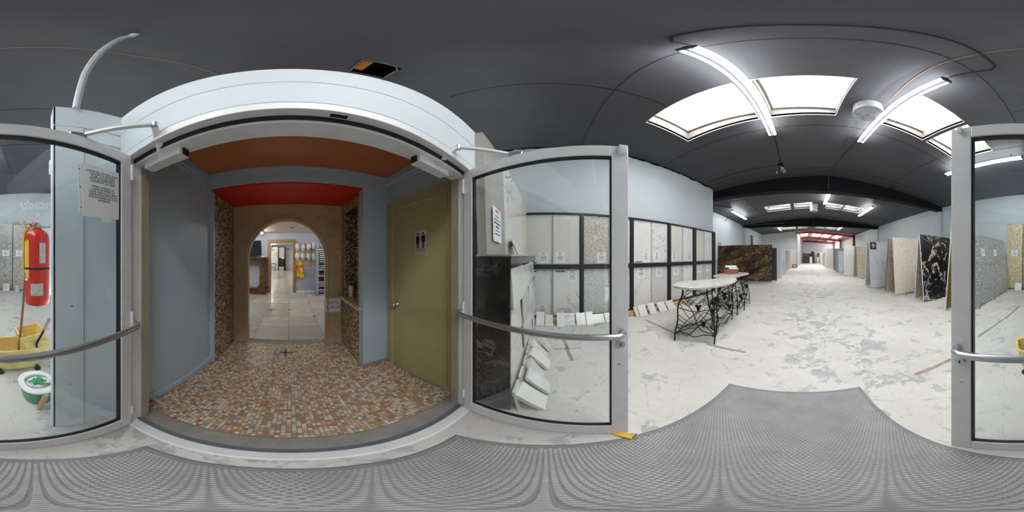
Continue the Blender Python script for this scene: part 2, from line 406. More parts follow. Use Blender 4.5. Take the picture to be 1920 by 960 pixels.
B().box(.05, -2.32, .003, .085, -2.12, .004).box(-.02, -2.24, .003, .15, -2.205, .004).build('tape_cross', 'tape', vf)
# threshold
th = thing('door_threshold', 'worn aluminium threshold plate across the double doorway', 'threshold', (-.1, -.6, 0))
B().bev(-1.08, -.575, 0, .86, -.49, .014, .012).build('metal_plate', 'alu', th)
B().bev(-1.15, -.735, -.005, .95, -.6, .006, .01).build('concrete_border', 'grout', th)
B().box(-1.08, -.6, .0, .86, -.575, .01).build('rubber_strip', 'slate', th)
# marks in the hall floor
fl = bpy.data.objects['floor']
for nm, a, b, wd, mt in (('floor_strip', (-2.96, 2.08), (-1.95, 2.08), .05, 'strip'), ('floor_strip', (-1.4, 2.08), (-.77, 2.1), .055, 'stripg'), ('floor_strip', (1.07, 1.3), (1.73, 1.24), .06, 'strip'),
                         ('floor_strip', (2.45, 1.32), (3.45, 1.22), .06, 'stripg'), ('floor_strip', (3.5, 1.2), (4.6, 1.12), .06, 'strip'), ('floor_strip', (-2.79, .275), (-1.98, .31), .06, 'strip'), ('floor_strip', (-2.33, .09), (-2.32, .5), .03, 'stripg')):
    d = Vector((b[0] - a[0], b[1] - a[1], 0)); n = Vector((-d.y, d.x, 0)).normalized() * wd / 2; q = B(); r2 = random.Random(a[0] * 10)
    pts = [Vector((a[0], a[1], 0)) + d * t / 10 for t in range(11)]
    up = [p + n * r2.uniform(.6, 1.15) for p in pts]; dn = [p - n * r2.uniform(.6, 1.15) for p in pts]
    q.prism([(p.x, p.y) for p in dn] + [(p.x, p.y) for p in reversed(up)], .0005, .003); q.build(nm, mt, fl)

# ------------------------------------------------------------------ hall shell
def cz(x): return 4.93 - .51 * abs(x - 1.0) / 6.4
SKX = [(-2.4, -.78), (-.55, .575), (1.5, 2.56), (2.68, 3.87)]
SKY = [(1.68, 2.83), (9.9, 11.05), (18.1, 19.25)]
HOLE = (-.92, -1.42, -.55, -1.14)
xs = sorted({-5.7, 1.0, 7.45, HOLE[0], HOLE[2]} | {a for p in SKX for a in p})
ys = sorted({-2.62, 21.6, HOLE[1], HOLE[3], 6.3, 14.4} | {a for p in SKY for a in p})
b = B()
for i in range(len(xs) - 1):
    for j in range(len(ys) - 1):
        mx_, my = (xs[i] + xs[i + 1]) / 2, (ys[j] + ys[j + 1]) / 2
        if any(a < mx_ < c for a, c in SKX) and any(a < my < c for a, c in SKY): continue
        if HOLE[0] < mx_ < HOLE[2] and HOLE[1] < my < HOLE[3]: continue
        q = [(xs[i], ys[j]), (xs[i], ys[j + 1]), (xs[i + 1], ys[j + 1]), (xs[i + 1], ys[j])]
        b.add([(x, y, cz(x)) for x, y in q] + [(x, y, cz(x) + .08) for x, y in q], [(0, 1, 2, 3), (7, 6, 5, 4), (0, 4, 5, 1), (1, 5, 6, 2), (2, 6, 7, 3), (3, 7, 4, 0)])
ceil = struct(b.build('ceiling', 'black'))
# joints of the ceiling boards: raised tape ridges
def ridge(pts, wd=.012, mat='beam'):
    q = B(); P = [Vector((x, y, cz(x) - .004)) for x, y in pts]
    q.tube(P, wd, 4); q.build('board_joint', mat, ceil)
for yj in (.8, 3.24, 5.6, 8.0, 11.8, 13.2, 16.0, 20.3):
    ridge([(-5.5, yj), (1.0, yj), (7.25, yj)], .0045)
for xj, ya, yb in ((-4.0, .8, 6.3), (-1.8, .8, -1.2), (-1.8, .8, 1.6), (2.6, -2.4, .8), (3.9, -2.4, 1.7), (3.5, 3.2, 6.2), (-3.0, 6.5, 14.3), (4.6, 6.5, 14.3), (1.0, 6.5, 14.3), (-.7, 11.1, 14.3)):
    ridge([(xj, ya), (xj, yb)], .004)
# skylight wells
n_w = 0
for (ya, yb) in SKY:
    for (xa, xb) in SKX:
        n_w += 1
        za = cz(xa); zb = cz(xb); T = .36
        b = B(); zt = max(za, zb) + T
        q = [(xa, ya, za), (xb, ya, zb), (xb, yb, zb), (xa, yb, za)]; tq = [(x, y, zt) for x, y, z in q]
        b.add(q + tq, [(0, 1, 5, 4), (1, 2, 6, 5), (2, 3, 7, 6), (3, 0, 4, 7)])
        win = struct(b.build('window_%d' % n_w, 'well'))
        g = B(); h = zt - .02
        g.add([(xa, ya, h), (xb, ya, h), (xb, yb, h), (xa, yb, h)], [(0, 3, 2, 1)]).build('pane', 'glow_sky', win)
        for (ax, ay, bx, by) in ((xa - .012, ya - .012, xb + .012, ya), (xa - .012, yb, xb + .012, yb + .012), (xa - .012, ya, xa, yb), (xb, ya, xb + .012, yb)):
            fr = B(); fr.add([(ax, ay, cz(ax) - .012), (bx, ay, cz(bx) - .012), (bx, by, cz(bx) - .012), (ax, by, cz(ax) - .012), (ax, ay, cz(ax) + .02), (bx, ay, cz(bx) + .02), (bx, by, cz(bx) + .02), (ax, by, cz(ax) + .02)],
                   [(0, 3, 2, 1), (0, 1, 5, 4), (1, 2, 6, 5), (2, 3, 7, 6), (3, 0, 4, 7)])
            fr.build('opening_trim', 'roofw', win)
        each('curb', 'well', win, (xa, yb - .05, zt - .14, xb, yb, zt - .08), (xa + .001, ya, zt - .14, xa + .04, yb - .05, zt - .08))
# ragged hole behind the header
ho = struct(thing('ceiling_opening', 'ragged hole in the black ceiling above the white header', 'hole', (-.72, -1.28, 5.0)))
B().add([(HOLE[0], HOLE[1], 4.75), (HOLE[2], HOLE[1], 4.75), (HOLE[2], HOLE[3], 4.75), (HOLE[0], HOLE[3], 4.75), (HOLE[0], HOLE[1], 5.2), (HOLE[2], HOLE[1], 5.2), (HOLE[2], HOLE[3], 5.2), (HOLE[0], HOLE[3], 5.2)],
        [(0, 1, 5, 4), (1, 2, 6, 5), (2, 3, 7, 6), (3, 0, 4, 7), (4, 5, 6, 7)]).build('recess', 'beam', ho)
B().box(-.66, -1.4, 4.86, -.56, -1.16, 5.0).build('orange_board', 'orangewood', ho)
B().tube([(HOLE[0], HOLE[1], cz(HOLE[0])), (HOLE[0], HOLE[3] - .05, cz(HOLE[0])), (HOLE[0] + .06, HOLE[3], cz(-.8)), (HOLE[2], HOLE[3], cz(HOLE[2])), (HOLE[2], HOLE[1], cz(HOLE[2]))], .012, 6).build('torn_edge', 'tan_metal', ho)
# walls
def wall(name, mat, *bx): return struct(B().box(*bx).build(name, mat))
wr = wall('wall_right', 'wall', 7.25, -2.62, 0, 7.45, 36.6, 5.0)
wall('wall_left', 'wall', -5.7, -2.62, 0, -5.5, 21.5, 5.0)
wall('wall_back', 'wall', -5.5, -2.74, 0, -1.3, -2.62, 5.0); wall('wall_back', 'wall', 1.1, -2.74, 0, 7.25, -2.62, 5.0); wall('wall_back', 'wall', -1.3, -2.74, 2.66, 1.1, -2.62, 5.0)
cw = wall('wall_end', 'wall', -5.5, 21.5, 0, -.8, 21.7, 5.0)
# rotated display partition: line x = -3.87 + .0297*y
DW = (math.sin(R(1.7)), math.cos(R(1.7))); NW = (DW[1], -DW[0])
def dw(s, o=0): return (-3.752 + DW[0] * s + NW[0] * o, DW[1] * s + NW[1] * o)     # s along the partition, o out into the hall
def rbox(b, s0, o0, z0, s1, o1, z1):
    c = [dw(s0, o0), dw(s1, o0), dw(s1, o1), dw(s0, o1)]
    return b.add([(x, y, z0) for x, y in c] + [(x, y, z1) for x, y in c], [(0, 3, 2, 1), (4, 5, 6, 7), (0, 1, 5, 4), (1, 2, 6, 5), (2, 3, 7, 6), (3, 0, 4, 7)])
pw = struct(rbox(B(), -2.6, -.1, 0, 5.98, -.22, 4.6).build('wall_partition', 'wall'))
q = B(); r2 = random.Random(5); s = -2.6; pts = []
while s < 5.97:
    pts.append((s, 4.50 + r2.uniform(-.035, .025))); s += r2.uniform(.05, .2)
for (a, za), (c, zc) in zip(pts, pts[1:]):
    A = dw(a, -.095); C = dw(c, -.095); q.add([(A[0], A[1], za), (C[0], C[1], zc), (C[0], C[1], 4.75), (A[0], A[1], 4.75)], [(0, 1, 2, 3)])
q.build('ragged_paint_edge', 'beam', pw)
# beams
for i, (yb_, zb_) in enumerate(((6.3, 4.18), (14.4, 4.18))):
    b = B(); P = [(-5.5, zb_), (7.25, zb_), (7.25, cz(7.25)), (1.0, cz(1)), (-5.5, cz(-5.5))]
    b.prism([(x, z) for x, z in P], -yb_ - .24, -yb_, Matrix(((1, 0, 0, 0), (0, 0, -1, 0), (0, 1, 0, 0), (0, 0, 0, 1))))
    bm = struct(b.build('trim_%d' % (i + 1), 'beam'))
    B().box(-5.5, yb_ - .06, zb_ - .02, 7.25, yb_ + .3, zb_).build('flange', 'beam', bm)
    for xx in (3.4, 5.6):
        B().tube([(xx, yb_ - .01, 4.2), (xx + .25, yb_ - .35, cz(xx + .2) - .02)], .02, 6).build('brace', 'beam', bm)
for i, (x0, x1, ya) in enumerate(((-5.5, -5.2, 14.35), (7.1, 7.25, 6.3), (7.1, 7.25, 14.35))):
    struct(B().box(x0, ya, 0, x1, ya + .3, 4.2).build('trim_%d' % (i + 3), 'wall'))
tp = tag(B().box(-5.48, 16.6, 1.9, -5.44, 17.3, 3.75).build('wall_panel', 'mantel'), 'tall narrow brown panel high on the far left hall wall', 'panel')
bar = tag(B().tube([(-5.0, 10.2, 4.3), (-5.47, 10.6, 4.1)], .025, 6).build('wall_bracket', 'iron'), 'short black diagonal rod from far left wall to ceiling', 'bracket')
# painted block joints on the right wall
q = B()
for z in [i * .405 + .4 for i in range(10)]: q.box(7.244, -2.5, z, 7.25, 21.4, z + .006)
q2 = q
for yy in [i * 1.62 - 1 for i in range(14)]: q2.box(7.243, yy, 0, 7.25, yy + .008, 4.3)
stuff(q2.build('block_joints', 'wing', wr))
cd = tag(B().tube([(7.22, 5.9, 4.2), (7.22, 5.9, 2.4)], .014, 6).tube([(7.22, 6.05, 4.2), (7.22, 6.05, 1.9)], .014, 6).build('wall_conduit', 'wing'), 'pair of thin painted conduits down the right hall wall under the beam', 'conduit')

# ------------------------------------------------------------------ far red-steel bay
struct(B().add([(-.95, 21.7, 0), (-.75, 21.7, 0), (.0, 36.4, 0), (-.2, 36.4, 0), (-.95, 21.7, 5), (-.75, 21.7, 5), (.0, 36.4, 5), (-.2, 36.4, 5)],
       [(0, 3, 2, 1), (4, 5, 6, 7), (0, 1, 5, 4), (1, 2, 6, 5), (2, 3, 7, 6), (3, 0, 4, 7)]).build('wall_far_left', plain('grey_corrugated_wall', c3(150, 154, 156), .6)))
struct(B().box(-1, 36.3, 0, 7.3, 36.5, 5.1).build('wall_far', plain('pale_grey_far_wall', c3(206, 206, 212), .6)))
B().box(-1, 36.2, 0, 7.2, 36.3, .35).build('far_plinth', 'timber', bpy.data.objects['wall_far'])
fc = B(); fc.add([(-1.2, 21.7, cz(-1.2) + .1), (1, 21.7, cz(1) + .1), (7.25, 21.7, cz(7.25) + .1), (-1.2, 36.5, cz(-1.2) + .1), (1, 36.5, cz(1) + .1), (7.25, 36.5, cz(7.25) + .1)], [(0, 3, 4, 1), (1, 4, 5, 2)])
fcl = struct(fc.build('ceiling', 'roofw'))
for k_, (x0, x1) in enumerate(((-.3, .8), (1.6, 2.8), (3.2, 4.4), (4.9, 6.1))):
    q = B(); q.add([(x0, 22.6, cz(x0) + .09), (x1, 22.6, cz(x1) + .09), (x1, 28.2, cz(x1) + .09), (x0, 28.2, cz(x0) + .09)], [(0, 3, 2, 1)])
    q.build('roof_light', 'glow_far', fcl)
for i, yb_ in enumerate((21.75, 29.3, 35.8)):
    P = [(-.9, cz(-.9) - .33), (1.0, cz(1) - .36), (7.2, cz(7.2) - .3), (7.2, cz(7.2)), (1, cz(1)), (-.9, cz(-.9))]
    b = B(); b.prism(P, -yb_ - .2, -yb_, Matrix(((1, 0, 0, 0), (0, 0, -1, 0), (0, 1, 0, 0), (0, 0, 0, 1))))
    b.box(6.95, yb_, 0, 7.2, yb_ + .25, cz(7.2)); struct(b.build('trim_%d' % (6 + i), 'rusted'))
for i, xx in enumerate((.9, 2.9, 4.7, 6.5)):
    struct(B().box(xx, 21.9, cz(xx) - .12, xx + .1, 36.2, cz(xx) + .06).build('trim_%d' % (9 + i), 'rusted'))
tag(B().box(-.95, 21.45, 4.45, .2, 21.75, 4.72).build('timber_lintel', 'orangewood'), 'raw orange timber over left end of the red steel opening', 'timber')
wf = struct(B().box(7.2, 31.6, 3.0, 7.25, 35.6, 4.3).build('window_13', 'white')); B().box(7.17, 31.8, 3.1, 7.2, 35.4, 4.2).build('pane', 'glow_win', wf)
struct(B().box(7.1, 22.2, 0, 7.25, 30.5, 4.4).build('wall_far_right', plain('grey_concrete_wall', c3(160, 162, 160), .7)))
for nm, lab, cat, bx, mt in (('dark_slab', 'black slab standing at left end of the far back wall', 'slab', (.05, 34.9, 0, .7, 35.1, 2.1), 'charcoal'), ('dark_slab', 'low dark slab behind the brown statue at the far back', 'slab', (.8, 35.3, 0, 2.0, 35.5, 2.05), 'charcoal'),
                             ('dark_slab', 'tallest black slab with white gleam at the far back wall', 'slab', (1.75, 34.5, 0, 2.45, 34.65, 2.45), 'blackstone'), ('white_crate', 'white upright block before the tallest black slab at the far back', 'crate', (1.45, 33.4, 0, 1.95, 33.7, 1.35), 'white'),
                             ('white_crate', 'small white upright block before the brown panel at the far back', 'crate', (2.95, 33.6, 0, 3.35, 33.9, 1.25), 'white'), ('brown_panel', 'brown upright panel against the far back wall', 'panel', (3.2, 35.4, 0, 3.7, 35.5, 2.1), 'mantel'),
                             ('white_slab', 'white slab beside the brown panel at the far back wall', 'slab', (3.75, 35.3, 0, 4.6, 35.4, 2.3), 'whitestone')):
    o = B().box(*bx).build(nm, mt, bevel=.02); tag(o, lab, cat)
st = thing('garden_statue', 'small brown figure statue on the floor before the dark far slabs', 'statue', (.75, 34, 0))
B().lathe([(.001, 0), (.28, 0), (.28, .3), (.16, .35), (.2, .8), (.24, 1.15), (.12, 1.3), (.1, 1.36), (.001, 1.4)], 10, Matrix.Translation((.75, 34, 0))).ball((.75, 34, 1.5), .14).build('figure', 'mantel', st, True)

# ------------------------------------------------------------------ lamps
def lamp(label, x, y0, y1, z=None, dx=None):
    zc = (cz(x) if z is None else z)
    t = thing('fluorescent_light', label, 'ceiling light', (x, (y0 + y1) / 2, zc), 0, 'fluorescent tube lights on the black ceiling')
    zt = zc - .19
    B().box(x - .022, y0, zt + .055, x + .022, y1, zt + .1).build('housing', 'lampgrey', t)
    each('bracket', 'lampgrey', t, (x - .012, y0 + .3, zt + .07, x + .012, y0 + .34, zc + .01), (x - .012, y1 - .34, zt + .07, x + .012, y1 - .3, zc + .01))
    for s in (-1, 1):
        B().tube([(x + s * .06, y0 + .03, zt), (x + s * .06, y1 - .03, zt)], .017, 8).build('tube', 'glow_tube', t, True)
    each('end_cap', 'lampgrey', t, (x - .075, y0, zt - .025, x + .075, y0 + .03, zt + .06), (x - .075, y1 - .03, zt - .025, x + .075, y1, zt + .06))
lamp('nearest fluorescent light crossing the gap between the two left skylights', -.62, .7, 3.35)
lamp('near fluorescent light beside the round duct and right skylights', 1.33, 1.08, 3.6)
lamp('near fluorescent light toward the right wall seen through door glass', 4.22, .95, 3.5)
lamp('fluorescent light on the left slope beyond the first beam', -4.2, 9.0, 11.6)
lamp('fluorescent light near the ridge just beyond the first beam', 1.3, 7.7, 9.7)
lamp('fluorescent light on the right slope beyond the first beam', 4.05, 8.8, 11.3)
lamp('far left fluorescent light beyond the second beam', -2.5, 16.6, 18.6)
lamp('far right fluorescent light beyond the second beam', 4.0, 15.8, 18.2)
# round ducts
for lab, x, y, h in (('round galvanised duct stub hanging between near fluorescent lights', 1.04, 2.45, .26), ('round galvanised duct stub beyond the first beam at the ridge', .72, 10.5, .45)):
    t = thing('duct_stub', lab, 'duct', (x, y, cz(x)))
    z = cz(x)
    B().lathe([(.25, z - h), (.25, z + .02)], 28, Matrix.Translation((x, y, 0))).build('pipe', 'galv', t, True)
    B().lathe([(.255, z - h), (.262, z - h + .012), (.255, z - h + .03)], 28, Matrix.Translation((x, y, 0))).build('rim', 'galv', t, True)
    B().lathe([(.24, z - h + .04), (.001, z - h + .041)], 28, Matrix.Translation((x, y, 0))).build('damper', 'galv', t)
# cables and conduits
def cable(name, label, pts, r, mat, n=6, cat='cable'):
    return tag(B().tube(pts, r, n).build(name, mat, smooth=True), label, cat)
def onc(x, y, d=.012): return (x, y, cz(x) - d)
cable('ceiling_cable', 'black cable looping across the ceiling between two near fluorescent lights', [onc(-.6, .72), onc(-.62, .6), onc(-.55, .53), onc(-.2, .51), onc(.3, .52), onc(1.0, .54), onc(1.34, .55), onc(1.42, .62), onc(1.36, 1.08)], .012, 'cabl')
cable('ceiling_wire', 'thin tan wire running along the ceiling ridge past the duct', [onc(.72, -1.5), onc(1.0, -.7), onc(1.02, .2), onc(1.06, 1.0), onc(1.22, 2.0), onc(1.24, 2.7), onc(1.22, 3.6)], .005, 'wire')
cable('ceiling_conduit', 'black conduit from nearest fluorescent light to pendant junction box', [onc(-.62, 3.35), onc(-.66, 4.6), onc(-.7, 5.15)], .012, 'cabl', cat='conduit')
cable('ceiling_conduit', 'black conduit from pendant junction box across to left partition wall', [onc(-.7, 5.2), onc(-2.3, 5.2), onc(-3.5, 5.3)], .012, 'cabl', cat='conduit')
cable('ceiling_conduit', 'grey conduit dropping from light beside the duct onto first beam', [onc(1.33, 3.6), onc(1.2, 4.6), onc(1.0, 6.1), (1.0, 6.27, 4.7), (1.0, 6.27, 4.2)], .018, 'lampgrey', cat='conduit')
cable('ceiling_conduit', 'black conduit beyond first beam down to second beam near ridge', [onc(1.25, 9.7), onc(1.1, 12), onc(1.0, 14.2), (1.0, 14.36, 4.7), (1.0, 14.36, 4.2)], .02, 'lampgrey', cat='conduit')
cable('ceiling_conduit', 'long grey pipe crossing under the second beam on the left slope', [(-5.4, 13.6, 4.28), (-3.0, 13.9, 4.33), (-1.6, 14.0, 4.36)], .03, 'lampgrey', cat='conduit')
cable('ceiling_conduit', 'black conduit crossing left slope through the far left fluorescent light', [onc(-5.4, 6.6), onc(-4.4, 8.6), onc(-4.2, 9)], .018, 'cabl', cat='conduit')
jb = thing('junction_box', 'small black junction box with hanging orange connectors near first beam', 'electrical box', (-.7, 5.2, 4.75))
B().box(-.78, 5.12, cz(-.7) - .07, -.62, 5.28, cz(-.7)).build('box', 'iron', jb)
B().tube([(-.7, 5.2, 4.72), (-.66, 5.22, 4.64), (-.6, 5.2, 4.66), (-.62, 5.2, 4.6), (-.69, 5.2, 4.62), (-.68, 5.2, 4.5)], .012, 6).build('wire_loop', 'white', jb)
B().box(-.63, 5.17, 4.42, -.54, 5.2, 4.56).build('connector', 'orangewood', jb); B().box(-.84, 5.17, 4.4, -.81, 5.2, 4.53).build('connector', 'sticker_y', jb)
pp = [(.85, -.22, 2.62), (.80, -.255, 3.2), (.74, -.31, 3.85), (.68, -.37, 4.5), (.655, -.40, 4.78), (.63, -.42, 4.84), (.57, -.41, 4.86)]
cable('white_pipe', 'white pipe slanting from the blue wing wall up to the ceiling', pp, .022, 'pipe', 8, 'pipe')

# ------------------------------------------------------------------ vestibule shell
wfn = struct(B().box(-3.86, -.62, 0, -1.085, -.53, 2.62).build('wall_front', 'wall'))
v1 = struct(B().box(.95, -2.47, 0, 1.07, -.52, 2.64).build('wall_vestibule_left', 'vest'))
struct(B().box(.9, -2.47, 0, .951, -1.8, 2.34).build('wall_passage_left', 'dgrout'))
# right wall with the door opening
vr = B(); vr.box(-1.27, -.72, 0, -1.15, -.53, 2.64).box(-1.27, -1.72, 0, -1.15, -1.66, 2.64).box(-1.27, -1.66, 2.15, -1.15, -.72, 2.64)
struct(vr.build('wall_vestibule_right', 'vest'))
bw = B(); bw.box(-1.15, -1.80, 0, -.8, -1.68, 2.53).box(-.8, -1.80, 2.33, .95, -1.68, 2.53).box(.9, -1.80, 0, .95, -1.76, 2.4)
struct(bw.build('wall_vestibule_back', 'vest'))
struct(B().box(-1.15, -1.70, 2.53, .95, -.6, 2.6).build('ceiling', 'orange'))
struct(B().box(-.8, -2.47, 2.31, .9, -1.70, 2.36).build('ceiling', 'red'))
struct(B().box(-1.3, -2.62, 2.62, 1.08, -.6, 2.66).build('ceiling', 'ply'))
def trim(n, *bx, mat='vest', bev=.006): return struct(B().box(*bx).build('trim_%d' % n, mat, bevel=bev))
trim(20, .9, -1.70, 2.44, .95, -.66, 2.53); trim(21, -1.15, -1.70, 2.44, -1.10, -.72, 2.53); trim(22, .92, -1.72, 2.41, .95, -.66, 2.44); trim(23, -1.15, -1.72, 2.41, -1.12, -.72, 2.44)
trim(24, -1.12, -1.70, 2.5, .92, -1.66, 2.53)
struct(B().box(.93, -1.78, 0, .95, -.66, .09).build('baseboard_left', 'vest', bevel=.008)); struct(B().box(-1.15, -1.68, 0, -.8, -1.665, .05).build('baseboard_right', 'grout'))
# mosaic on the passage walls
MP = [c3(212, 190, 158), c3(190, 162, 126), c3(160, 126, 92), c3(120, 88, 62), c3(84, 62, 46), c3(58, 46, 38), c3(176, 150, 118), c3(226, 210, 184)]
def mosaic(b, M, w, h, pt, skip, rng):
    ny = int(h / pt); nx = int(w / pt)
    for j in range(ny):
        for i in range(nx):
            x, y = i * pt, j * pt
            if skip and skip(x + pt / 2, y + pt / 2): continue
            b.col = rng.choice(MP); d = rng.uniform(.003, .0055)
            b.bev(x, y, 0, x + pt * .86, y + pt * .86, d, .001, M)
rng = random.Random(3); b = B()
mosaic(b, frame((.9, -1.80, 0.01), (0, -1, 0), (-1, 0, 0)), .65, 2.3, .0205, None, rng)
stuff(b.build('mosaic_tiles', 'mosaic_wall', bpy.data.objects['wall_passage_left']))
NI = (-2.28, -1.84, .86, 2.14)      # niche y0,y1,z0,z1
pr = B(); pr.box(-1.14, -2.47, 0, -.8, -1.80, NI[2]).box(-1.14, -2.47, NI[3], -.8, -1.80, 2.34).box(-1.14, -2.47, NI[2], -.8, NI[0], NI[3]).box(-1.14, NI[1], NI[2], -.8, -1.80, NI[3]).box(-1.14, NI[0], NI[2], -1.06, NI[1], NI[3])
pwall = struct(pr.build('wall_passage_right', 'dgrout')); b = B()
mosaic(b, frame((-.8, -2.46, 0.01), (0, 1, 0), (1, 0, 0)), .66, 2.3, .0205, lambda x, y: NI[0] + 2.46 - .005 < x < NI[1] + 2.46 + .005 and NI[2] - .01 < y < NI[3] - .01, rng)
mosaic(b, frame((-1.06, NI[0], NI[2]), (0, 1, 0), (1, 0, 0)), NI[1] - NI[0], NI[3] - NI[2], .0205, None, rng)
mosaic(b, frame((-.8, NI[0], NI[2]), (-1, 0, 0), (0, 1, 0)), .25, NI[3] - NI[2], .0205, None, rng)
mosaic(b, frame((-1.055, NI[1], NI[2]), (1, 0, 0), (0, -1, 0)), .25, NI[3] - NI[2], .0205, None, rng)
stuff(b.build('mosaic_tiles', 'mosaic_wall', pwall))
sh = tag(B().box(-1.05, -2.38, .845, -.735, -1.71, .885).build('niche_shelf', 'stone', bevel=.006), 'stone ledge sticking out of the mosaic niche', 'shelf')
cup = thing('steel_tumbler', 'tall steel tumbler standing on the stone niche ledge', 'tumbler', (-.88, -2.25, .885))
B().lathe([(.001, .885), (.034, .885), (.04, 1.06), (.036, 1.06), (.032, .9), (.001, .9)], 16, Matrix.Translation((-.88, -2.25, 0))).build('body', 'alu', cup, True)
B().lathe([(.04, 1.055), (.043, 1.06), (.04, 1.066)], 16, Matrix.Translation((-.88, -2.25, 0))).build('rim', 'steel', cup, True)

# arch wall of stone panels
AX = .064; AR = .611; AS = 1.44; YM = Matrix(((1, 0, 0, 0), (0, 0, -1, 0), (0, 1, 0, 0), (0, 0, 0, 1)))    # maps (x,z,depth) to world
aw = struct(thing('wall_arch', 'tan stone wall with a round arch leading to the showroom', 'wall', (AX, -2.5, 0)))
zj = 1.56; aj = math.asin((zj - AS) / AR)
for sgn in (-1, 1):
    edge = -.80 if sgn < 0 else .90
    inner = [(AX + sgn * AR, 0), (AX + sgn * AR, AS)] + [(AX + sgn * AR * math.cos(aj * t / 4), AS + AR * math.sin(aj * t / 4)) for t in range(1, 5)]
    P = [(edge, 0)] + inner[:1] + inner[1:] + [(edge, zj - .003)]
    if sgn > 0: P = list(reversed(P))
    B().prism(P, 2.46, 2.62, YM).build('stone_panel', 'stone', aw)
arc = [(AX + AR * math.cos(aj + (math.pi - 2 * aj) * t / 32), AS + AR * math.sin(aj + (math.pi - 2 * aj) * t / 32)) for t in range(33)]
for sgn in (1, -1):     # two upper panels meeting over the crown
    half = arc[:17] if sgn > 0 else arc[16:]
    edge = .90 if sgn > 0 else -.80
    P = ([(edge, zj + .003)] + half + [(AX, 2.31), (edge, 2.31)]) if sgn > 0 else ([(AX, 2.31)] + half + [(edge, zj + .003), (edge, 2.31)])
    B().prism(list(reversed(P)), 2.46, 2.62, YM).build('stone_panel', 'stone', aw)
full = [(AX + AR, z) for z in (.0, .5, 1.0, AS)] + [(AX + AR * math.cos(math.pi * t / 40), AS + AR * math.sin(math.pi * t / 40)) for t in range(1, 40)] + [(AX - AR, z) for z in (AS, 1.0, .5, 0)]
B().tube([(AX + (x - AX) * 1.03, -2.452, z + (.018 if z > AS else 0)) for x, z in full], .018, 6).tube([(AX + (x - AX) * .99, -2.475, z) for x, z in full], .014, 6).build('arch_moulding', 'stone', aw, True)
sg = thing('paper_sign', 'white paper warning of the slope taped to right arch pier', 'sign', (-.66, -2.43, .72))
M = frame((-.655, -2.445, .715), (-1, 0, 0), (0, 1, 0)) @ Matrix.Rotation(R(-2), 4, 'Z')
B(M).box(-.125, -.12, 0, .115, .12, .002).build('sheet', 'paper', sg)
text('lettering', 'WATCH\nSLOPE UP', M @ Matrix.Translation((-.005, .0, .0026)), .052, 'blackink', sg, space=1.5)

# restroom door
d3 = struct(thing('door_3', 'olive yellow restroom door in a matching frame', 'door', (-1.15, -1.18, 0)))
each('door_frame', 'yellow', d3, (-1.17, -1.665, 0, -1.125, -1.58, 2.17), (-1.17, -.79, 0, -1.125, -.705, 2.17), (-1.17, -1.58, 2.06, -1.125, -.79, 2.17), bevel=.004)
each('door_stop', 'yellow', d3, (-1.16, -1.585, 0, -1.112, -1.565, 2.07), (-1.16, -.80, 0, -1.112, -.785, 2.07), (-1.16, -1.565, 2.045, -1.112, -.80, 2.07), bevel=.003)
leaf = B().box(-1.20, -1.565, .012, -1.152, -.80, 2.045).build('leaf', 'yellow', d3, bevel=.003)
B().tube([(-1.152, -1.5, .925), (-1.12, -1.5, .925)], [.028, .012], 14).ball((-1.095, -1.5, .925), .029, 14, 8).build('door_knob', 'steel', d3, True)
for z in (.3, 1.75): B().tube([(-1.145, -.79, z), (-1.145, -.79, z + .1)], .009, 8).build('hinge', 'yellow', d3)
M = frame((-1.151, -1.122, 1.635), (0, 1, 0), (1, 0, 0))
s_ = B(M).box(-.08, -.118, 0, .08, .118, .004).build('restroom_sign', plain('pale_sign_plastic', c3(204, 192, 186), .5), d3)
def fig(b, x, skirt):
    b.ball((x, .086, .005), (.0115, .0125, .001), 12, 6)
    if skirt: b.prism([(x - .016, .067), (x + .016, .067), (x + .026, .02), (x + .02, .018), (x + .024, -.012), (x - .024, -.012), (x - .02, .018), (x - .026, .02)], .0042, .006)
    else: b.prism([(x - .024, .067), (x + .024, .067), (x + .025, .012), (x + .016, .012), (x + .014, -.005), (x - .014, -.005), (x - .016, .012), (x - .025, .012)], .0042, .006)
    b.box(x - .013, -.058, .0042, x - .002, -.004, .006).box(x + .002, -.058, .0042, x + .013, -.004, .006); return b
fig(fig(B(M), -.038, True), .038, False).box(-.068, -.074, .0042, .068, -.069, .006).build('pictogram', 'blackink', s_)['kind'] = 'stuff'
B(M).box(-.002, -.06, .0042, .002, .09, .006).build('divider', 'redink', s_)
text('lettering', 'RESTROOM', M @ Matrix.Translation((0, -.091, .0046)), .024, 'ink', s_)

# header, door frame, wing wall
hd = struct(thing('trim_30', 'white painted board header above the double doorway', 'header', (-.1, -.5, 2.4)))
B().box(-1.085, -.60, 2.195, .86, -.5, 2.41).build('board', 'header', hd, bevel=.004); B().box(-1.085, -.60, 2.42, .86, -.503, 2.62).build('board', 'header', hd, bevel=.004)
B().box(-1.085, -.62, 2.195, .86, -.52, 2.62).build('backing', 'dark', hd)
df = struct(thing('trim_31', 'aluminium storefront frame around the double doors', 'door frame', (-.1, -.55, 0)))
B().box(-1.05, -.545, 2.135, .85, -.497, 2.188).build('head', 'alu', df, bevel=.003)
B().box(-1.05, -.552, 2.11, .85, -.5455, 2.19).build('head_gap_shade', 'dark', df)  # dark strip drawn as the shade in the gap between the two heads
B().box(-1.05, -.66, 2.095, .85, -.5525, 2.19).build('head_rear', 'alu', df, bevel=.003)
B().box(-1.085, -.66, 0, -1.0, -.5, 2.14).build('jamb', 'alu', df, bevel=.003); B().box(.785, -.66, 0, .86, -.5, 2.14).build('jamb', 'alu', df, bevel=.003)
each('stop', 'tan_metal', df, (-1.0, -.655, 0, -.99, -.6, 2.1), (.775, -.655, 0, .785, -.6, 2.1))
